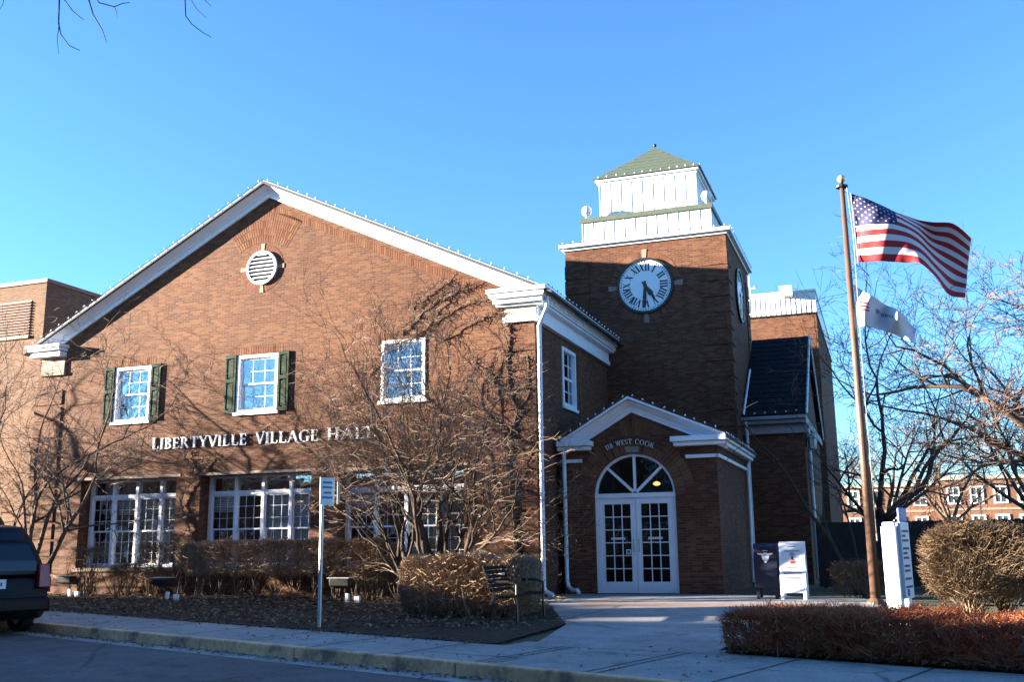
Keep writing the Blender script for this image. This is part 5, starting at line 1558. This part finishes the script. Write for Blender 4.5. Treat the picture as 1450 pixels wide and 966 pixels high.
# navy drop box
bx_ = thing('drop_box', 'navy blue metal drop box with a pale emblem on its front, right of the porch', 'drop box', (5.05, -.1, 0))
m_ = MB(); m_.prism([(-.32, .22), (.22, .22), (.22, 1.13), (-.25, 1.13), (-.32, 1.02)], 0, 4.80, 5.30); m_.build('body', M['navy'], bx_, bevel=.02)
m_ = MB(); m_.box(4.85, 5.25, -.342, -.3205, 1.0, 1.03); m_.box(4.86, 5.24, -.36, -.34, 1.03, 1.045); m_.build('chute', M['black'], bx_)
for x in (4.83, 5.20):
    for y in (-.29, .13):
        m_ = MB(); m_.box(x, x + .07, y, y + .06, -.01, .219); m_.build('leg', M['navy'], bx_)
m_ = MB()
for p in ([(4.89, .905), (4.99, .885), (5.05, .90), (5.11, .885), (5.20, .905), (5.20, .93), (5.10, .925), (5.05, .945), (5.0, .925), (4.89, .93)], [(4.97, .875), (5.13, .875), (5.11, .80), (5.06, .735), (5.04, .735), (4.99, .80)], [(5.0, .97), (5.10, .97), (5.10, .985), (5.0, .985)]):
    m_.prism(p, 1, -.3235, -.3195)
m_.build('emblem', M['signface'], bx_, fix=False)
# white A frame
af = thing('sandwich_board', 'white folding sandwich board with printed notices, standing beside the navy box', 'sign', (5.60, -.3, 0))
rng = random.Random(5)
for s_ in (-1, 1):
    m_ = MB(); y0 = -.30 + s_ * .28; y1 = -.30 + s_ * .05
    def slab(m_, x0, x1, z0, z1, o0, o1):
        P = lambda z, o: y0 + (y1 - y0) * z / 1.15 + s_ * o
        m_.hexa([(x0, P(z0, o0), z0), (x1, P(z0, o0), z0), (x1, P(z0, o1), z0), (x0, P(z0, o1), z0), (x0, P(z1, o0), z1), (x1, P(z1, o0), z1), (x1, P(z1, o1), z1), (x0, P(z1, o1), z1)])
    slab(m_, 5.34, 5.41, .0, .13, -.02, .02); slab(m_, 5.79, 5.86, .0, .13, -.02, .02); slab(m_, 5.34, 5.86, .131, 1.13, -.02, .02)
    b_ = m_.build('board', M['white'], af, bevel=.012)
    if s_ < 0:
        m_ = MB(); slab(m_, 5.39, 5.81, .58, 1.02, .0205, .024); ppr = m_.build('poster', M['signface'], b_)
        m_ = MB(); slab(m_, 5.39, 5.81, .18, .55, .0205, .024); m_.build('poster', M['signface'], b_)
        m_ = MB(); z = .97
        for w, z in ((.16, 1.06), (.3, .97), (.1, .93), (.1, .90), (.24, .64), (.36, .525), (.30, .44), (.32, .415), (.30, .39), (.33, .365), (.34, .31), (.2, .27), (.26, .235)):
            slab(m_, 5.60 - w / 2, 5.60 + w / 2, z - .012, z + (.004 if w != .36 else .012), .0245, .026)
        m_.build('print', M['ink'], b_)
        m_ = MB(); slab(m_, 5.58, 5.62, .79, .87, .0245, .0262); slab(m_, 5.60, 5.65, .78, .80, .0245, .0264); m_.build('figure', M['ink'], b_)
        m_ = MB(); slab(m_, 5.56, 5.66, .71, .775, .0245, .0262); m_.build('figure', M['ink_red'], b_)
m_ = MB(); m_.box(5.34, 5.86, -.36, -.24, 1.12, 1.16); m_.build('hinge', M['white'], af)

# bench facing the walkway
be = thing('park_bench', 'black slatted metal bench facing the walkway in front of the clipped hedge', 'bench', (1.55, -5.55, gz(-5.5)))
z0 = gz(-5.5)
Y0, Y1 = -6.35, -4.85
m_ = MB()
for k in range(5): m_.box(1.30 + k * .085, 1.365 + k * .085, Y0, Y1, z0 + .43, z0 + .455)
m_.build('seat', M['bench'], be)
m_ = MB()
for k in range(6):
    z = z0 + .50 + k * .072; x = 1.24 - k * .022
    m_.hexa([(x, Y0, z), (x + .02, Y0, z), (x + .02, Y1, z), (x, Y1, z), (x - .018, Y0, z + .055), (x + .002, Y0, z + .055), (x + .002, Y1, z + .055), (x - .018, Y1, z + .055)])
m_.build('backrest', M['bench'], be)
for y in (Y0 + .06, Y1 - .06):
    m_ = MB(); m_.tube([(1.70, y, z0), (1.68, y, z0 + .42), (1.30, y, z0 + .42), (1.10, y, z0 + .92)], .025, 6); m_.tube([(1.22, y, z0), (1.30, y, z0 + .42)], .025, 6); m_.build('leg', M['black'], be)
    m_ = MB(); m_.tube([(1.17, y, z0 + .66), (1.55, y, z0 + .66), (1.69, y, z0 + .62), (1.69, y, z0 + .42)], .022, 6); m_.build('armrest', M['black'], be)
m_ = MB(); m_.box(1.145, 1.20, -5.68, -5.52, z0 + .755, z0 + .80); m_.build('plaque', M['grey_metal'], be)

# floodlights in the bed
for i, (x, y, lab) in enumerate(((-12.75, -.85, 'black ground floodlight nearest the parked car'), (-8.95, -1.75, 'black ground floodlight at the left end of the long hedge'), (-3.95, -2.0, 'black ground floodlight left of the clipped hedge block'))):
    z0 = gz(y)
    fl = thing('floodlight', lab, 'floodlight', (x, y, z0), 0, 'ground floodlights in the bed')
    m_ = MB(); m_.prism([(y - .20, z0 + .36), (y + .10, z0 + .30), (y + .16, z0 + .42), (y + .02, z0 + .52), (y - .22, z0 + .50)], 0, x - .24, x + .24); m_.build('housing', M['black'], fl, bevel=.015)
    m_ = MB(); m_.box(x - .27, x + .27, y - .26, y + .05, z0 + .525, z0 + .54); m_.build('visor', M['grey_metal'], fl)
    m_ = MB(); m_.tube([(x + .05, y, z0 - .02), (x + .05, y, z0 + .34)], .025, 6); m_.build('stake', M['black'], fl)
    m_ = MB(); m_.box(x + .12, x + .20, y - .12, y - .06, z0 - .01, z0 + .20); m_.box(x + .34, x + .47, y - .12, y - .04, z0 - .01, z0 + .14); m_.build('junction_box', M['white'], fl, bevel=.01)

# board fence behind the flagpole
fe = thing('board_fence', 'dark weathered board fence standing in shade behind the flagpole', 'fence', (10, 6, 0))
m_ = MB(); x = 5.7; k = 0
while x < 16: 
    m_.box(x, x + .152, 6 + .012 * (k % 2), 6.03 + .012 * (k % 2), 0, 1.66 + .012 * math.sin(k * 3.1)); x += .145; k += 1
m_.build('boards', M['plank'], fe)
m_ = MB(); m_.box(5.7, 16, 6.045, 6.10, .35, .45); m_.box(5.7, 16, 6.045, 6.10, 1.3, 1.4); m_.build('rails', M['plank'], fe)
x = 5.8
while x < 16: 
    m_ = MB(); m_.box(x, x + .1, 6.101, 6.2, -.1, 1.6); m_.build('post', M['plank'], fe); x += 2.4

# poles in the background
for x, y, h, r, mt, lab in ((17.2, 50, 6.3, .14, 'grey_metal', 'thick grey pole before the far brick building'), (12.6, 42, 3.6, .05, 'black', 'thin black post left of the round bush'), (15.9, 40, 4.2, .06, 'black', 'thin black lamp post at the right edge')):
    t = thing('lamp_post', lab, 'post', (x, y, 0))
    m_ = MB(); m_.tube([(x, y, -.1), (x, y, h)], [r, r * .7], 8); m_.build('shaft', M[mt], t)
    m_ = MB(); m_.lathe([(r * 1.2, 0), (r * 1.6, .1), (r * 2.4, .3), (r * .5, .45)], (x, y, h), 8); m_.build('cap', M[mt], t)

# ------------------------------------------------------------------ cars
def car(name, label, loc, rot, paint, L, W, H, suv):
    c = thing(name, label, 'car', loc, rot)
    hw = W / 2
    # stations along the length (x = 0 is the rear bumper): belt line body
    if suv:
        body = [(.02, .42), (.0, .62), (.06, .78), (.10, 1.02), (L * .70, 1.06), (L * .74, 1.10), (L - .35, 1.0), (L - .08, .82), (L - .02, .45), (L - .2, .24), (.25, .26)]
        cab = [(.10, 1.02), (.16, 1.30), (.30, 1.62), (.55, H - .05), (1.2, H), (L * .50, H - .03), (L * .60, H - .18), (L * .74, 1.08)]
    else:
        body = [(.02, .42), (.0, .62), (.05, .80), (.5, .93), (L * .72, .93), (L - .3, .80), (L - .02, .60), (L - .02, .40), (L - .2, .22), (.25, .24)]
        cab = [(.45, .92), (1.05, H - .08), (1.6, H), (2.3, H - .03), (2.7, H - .12), (L * .70, .92)]
    m_ = MB(); m_.prism([(x, z) for x, z in body], 1, -hw, hw)
    b = m_.build('body', paint, c, smooth=True, bevel=.07, local=True)
    n = len(cab); m_ = MB()
    def rows(ins0, ins1):
        zmin = min(z for _, z in cab); zmax = max(z for _, z in cab)
        return [(x, (hw - ins0 - (ins1 - ins0) * (z - zmin) / (zmax - zmin)), z) for x, z in cab]
    A = rows(.02, .32) if suv else rows(.03, .20)
    m_.faces([(x, -w, z) for x, w, z in A] + [(x, w, z) for x, w, z in A], [tuple(range(n - 1, -1, -1)), tuple(range(n, 2 * n))] + [(i, (i + 1) % n, n + (i + 1) % n, n + i) for i in range(n)])
    m_.build('cabin', paint, c, smooth=True, bevel=.05, local=True)
    # glass set just proud of the cabin
    zb = cab[0][1] + .10; zt = H - .14
    def wat(z):
        zmin = min(z_ for _, z_ in cab); return hw - (.02 if suv else .03) - (.30 if suv else .17) * (z - zmin) / (H - zmin)
    def xback(z):
        for (xa, za), (xb, zb_) in zip(cab[:-1], cab[1:]):
            if za <= z <= zb_: return xa + (xb - xa) * (z - za) / (zb_ - za)
        return cab[0][0]
    def xfront(z):
        for (xa, za), (xb, zb_) in zip(cab[:-1], cab[1:]):
            if za >= z >= zb_ and xa > 1: return xa + (xb - xa) * (za - z) / (za - zb_)
        return cab[-1][0]
    m_ = MB()
    zs = [zb, zb + .18, (zb + zt) / 2 + .1, zt]
    for z0_, z1_ in zip(zs[:-1], zs[1:]):
        m_.poly([(xback(z0_) - .012, -wat(z0_) + .13, z0_), (xback(z1_) - .012, -wat(z1_) + .13, z1_), (xback(z1_) - .012, wat(z1_) - .13, z1_), (xback(z0_) - .012, wat(z0_) - .13, z0_)])
    m_.build('rear_window', M['carglass'], c, smooth=True, local=True)
    m_ = MB(); m_.poly([(xfront(zb) + .012, -wat(zb) + .12, zb), (xfront(zt) + .012, -wat(zt) + .12, zt), (xfront(zt) + .012, wat(zt) - .12, zt), (xfront(zb) + .012, wat(zb) - .12, zb)]); m_.build('windscreen', M['carglass'], c, local=True)
    for s_ in (-1, 1):
        xa0, xa1 = xback(zb) + .18, xback(zt) + .15; xb0, xb1 = xfront(zb) - .2, xfront(zt) - .15
        k = 3 if suv else 2
        for i in range(k):
            f0, f1 = i / k, (i + 1) / k
            P = lambda f, z, a_, b_: (a_ + (b_ - a_) * f, s_ * (wat(z) + .010), z)
            m_ = MB(); m_.poly([P(f0 + .015, zb, xa0, xb0), P(f1 - .015, zb, xa0, xb0), P(f1 - .015, zt, xa1, xb1), P(f0 + .015, zt, xa1, xb1)]); m_.build('side_window', M['carglass'], c, local=True)
        m_ = MB(); zl = .82 if suv else .70
        m_.hexa([(.0, s_ * (hw - .22), zl), (.0, s_ * (hw + .008), zl), (.28, s_ * (hw + .008), zl), (.28, s_ * (hw - .22), zl), (.06, s_ * (hw - .2), zl + (.42 if suv else .2)), (.06, s_ * (hw - .01), zl + (.42 if suv else .2)), (.3, s_ * (hw - .01), zl + (.42 if suv else .2)), (.3, s_ * (hw - .2), zl + (.42 if suv else .2))])
        m_.build('tail_light', M['red_lens'], c, bevel=.02, local=True)
        m_ = MB(); m_.box(L - .28, L - .02, s_ * (hw - .2) - .16, s_ * (hw - .2) + .16, .66, .80); m_.build('headlight', M['clear_lens'], c, bevel=.03, local=True)
        m_ = MB(); m_.box(L * .66, L * .66 + .18, s_ * (hw + .10) - .09, s_ * (hw + .10) + .09, 1.0, 1.15); m_.build('mirror', paint, c, bevel=.03, local=True)
        for wx in (.85, L - .9):
            m_ = MB(); r_ = .36 if suv else .32
            prof = [(r_ * .6, -.11), (r_ * .94, -.11), (r_, -.07), (r_, .07), (r_ * .94, .11), (r_ * .6, .11)]
            nn = 24; vs_ = []
            for r2, yy in prof:
                for k2 in range(nn): vs_.append((wx + r2 * math.cos(2*PI*k2/nn), s_ * (hw - .10) + yy, r_ + r2 * math.sin(2*PI*k2/nn)))
            fs_ = []
            for a_ in range(len(prof)):
                b_ = (a_ + 1) % len(prof)
                for k2 in range(nn): fs_.append((a_*nn + k2, a_*nn + (k2+1) % nn, b_*nn + (k2+1) % nn, b_*nn + k2))
            m_.faces(vs_, fs_); w_ = m_.build('wheel', M['tyre'], c, smooth=True, local=True)
            m_ = MB(); m_.prism([(wx + r_ * .6 * math.cos(2*PI*k2/nn), r_ + r_ * .6 * math.sin(2*PI*k2/nn)) for k2 in range(nn)], 1, s_ * (hw - .10) - .08, s_ * (hw - .10) + .08); m_.build('rim', M['rim'], w_, local=True)
    m_ = MB(); m_.box(-.10, .22, -hw + .02, hw - .02, .40, .66); m_.build('rear_bumper', paint, c, bevel=.05, local=True)
    m_ = MB(); m_.box(L - .2, L + .06, -hw + .02, hw - .02, .34, .58); m_.build('front_bumper', paint, c, bevel=.05, local=True)
    zp = .90 if suv else .72
    m_ = MB(); m_.box(-.012 if not suv else .045, .06 if not suv else .1, -.20, .20, zp - .08, zp + .08); p_ = m_.build('licence_plate', M['plate'], c, local=True)
    m_ = MB(); 
    for k in range(5): m_.box(.042 if suv else -.015, .0445 if suv else -.0125, -.13 + k * .055, -.10 + k * .055, zp - .035, zp + .03)
    m_.build('plate_print', M['ink'], p_, local=True)
    return c
x, y = mn(-4.02, -10.32)
car('parked_suv', 'dark parked sport utility car seen from behind at the left edge', (x, y, gz(y) - .155), math.atan2(-UY, -UX), M['carpaint'], 4.8, 1.96, 1.96, True)
car('parked_car', 'dark blue parked car half hidden behind the round bush at the right edge', (10.1, .6, 0), .15, M['carpaint2'], 4.5, 1.8, 1.45, False)
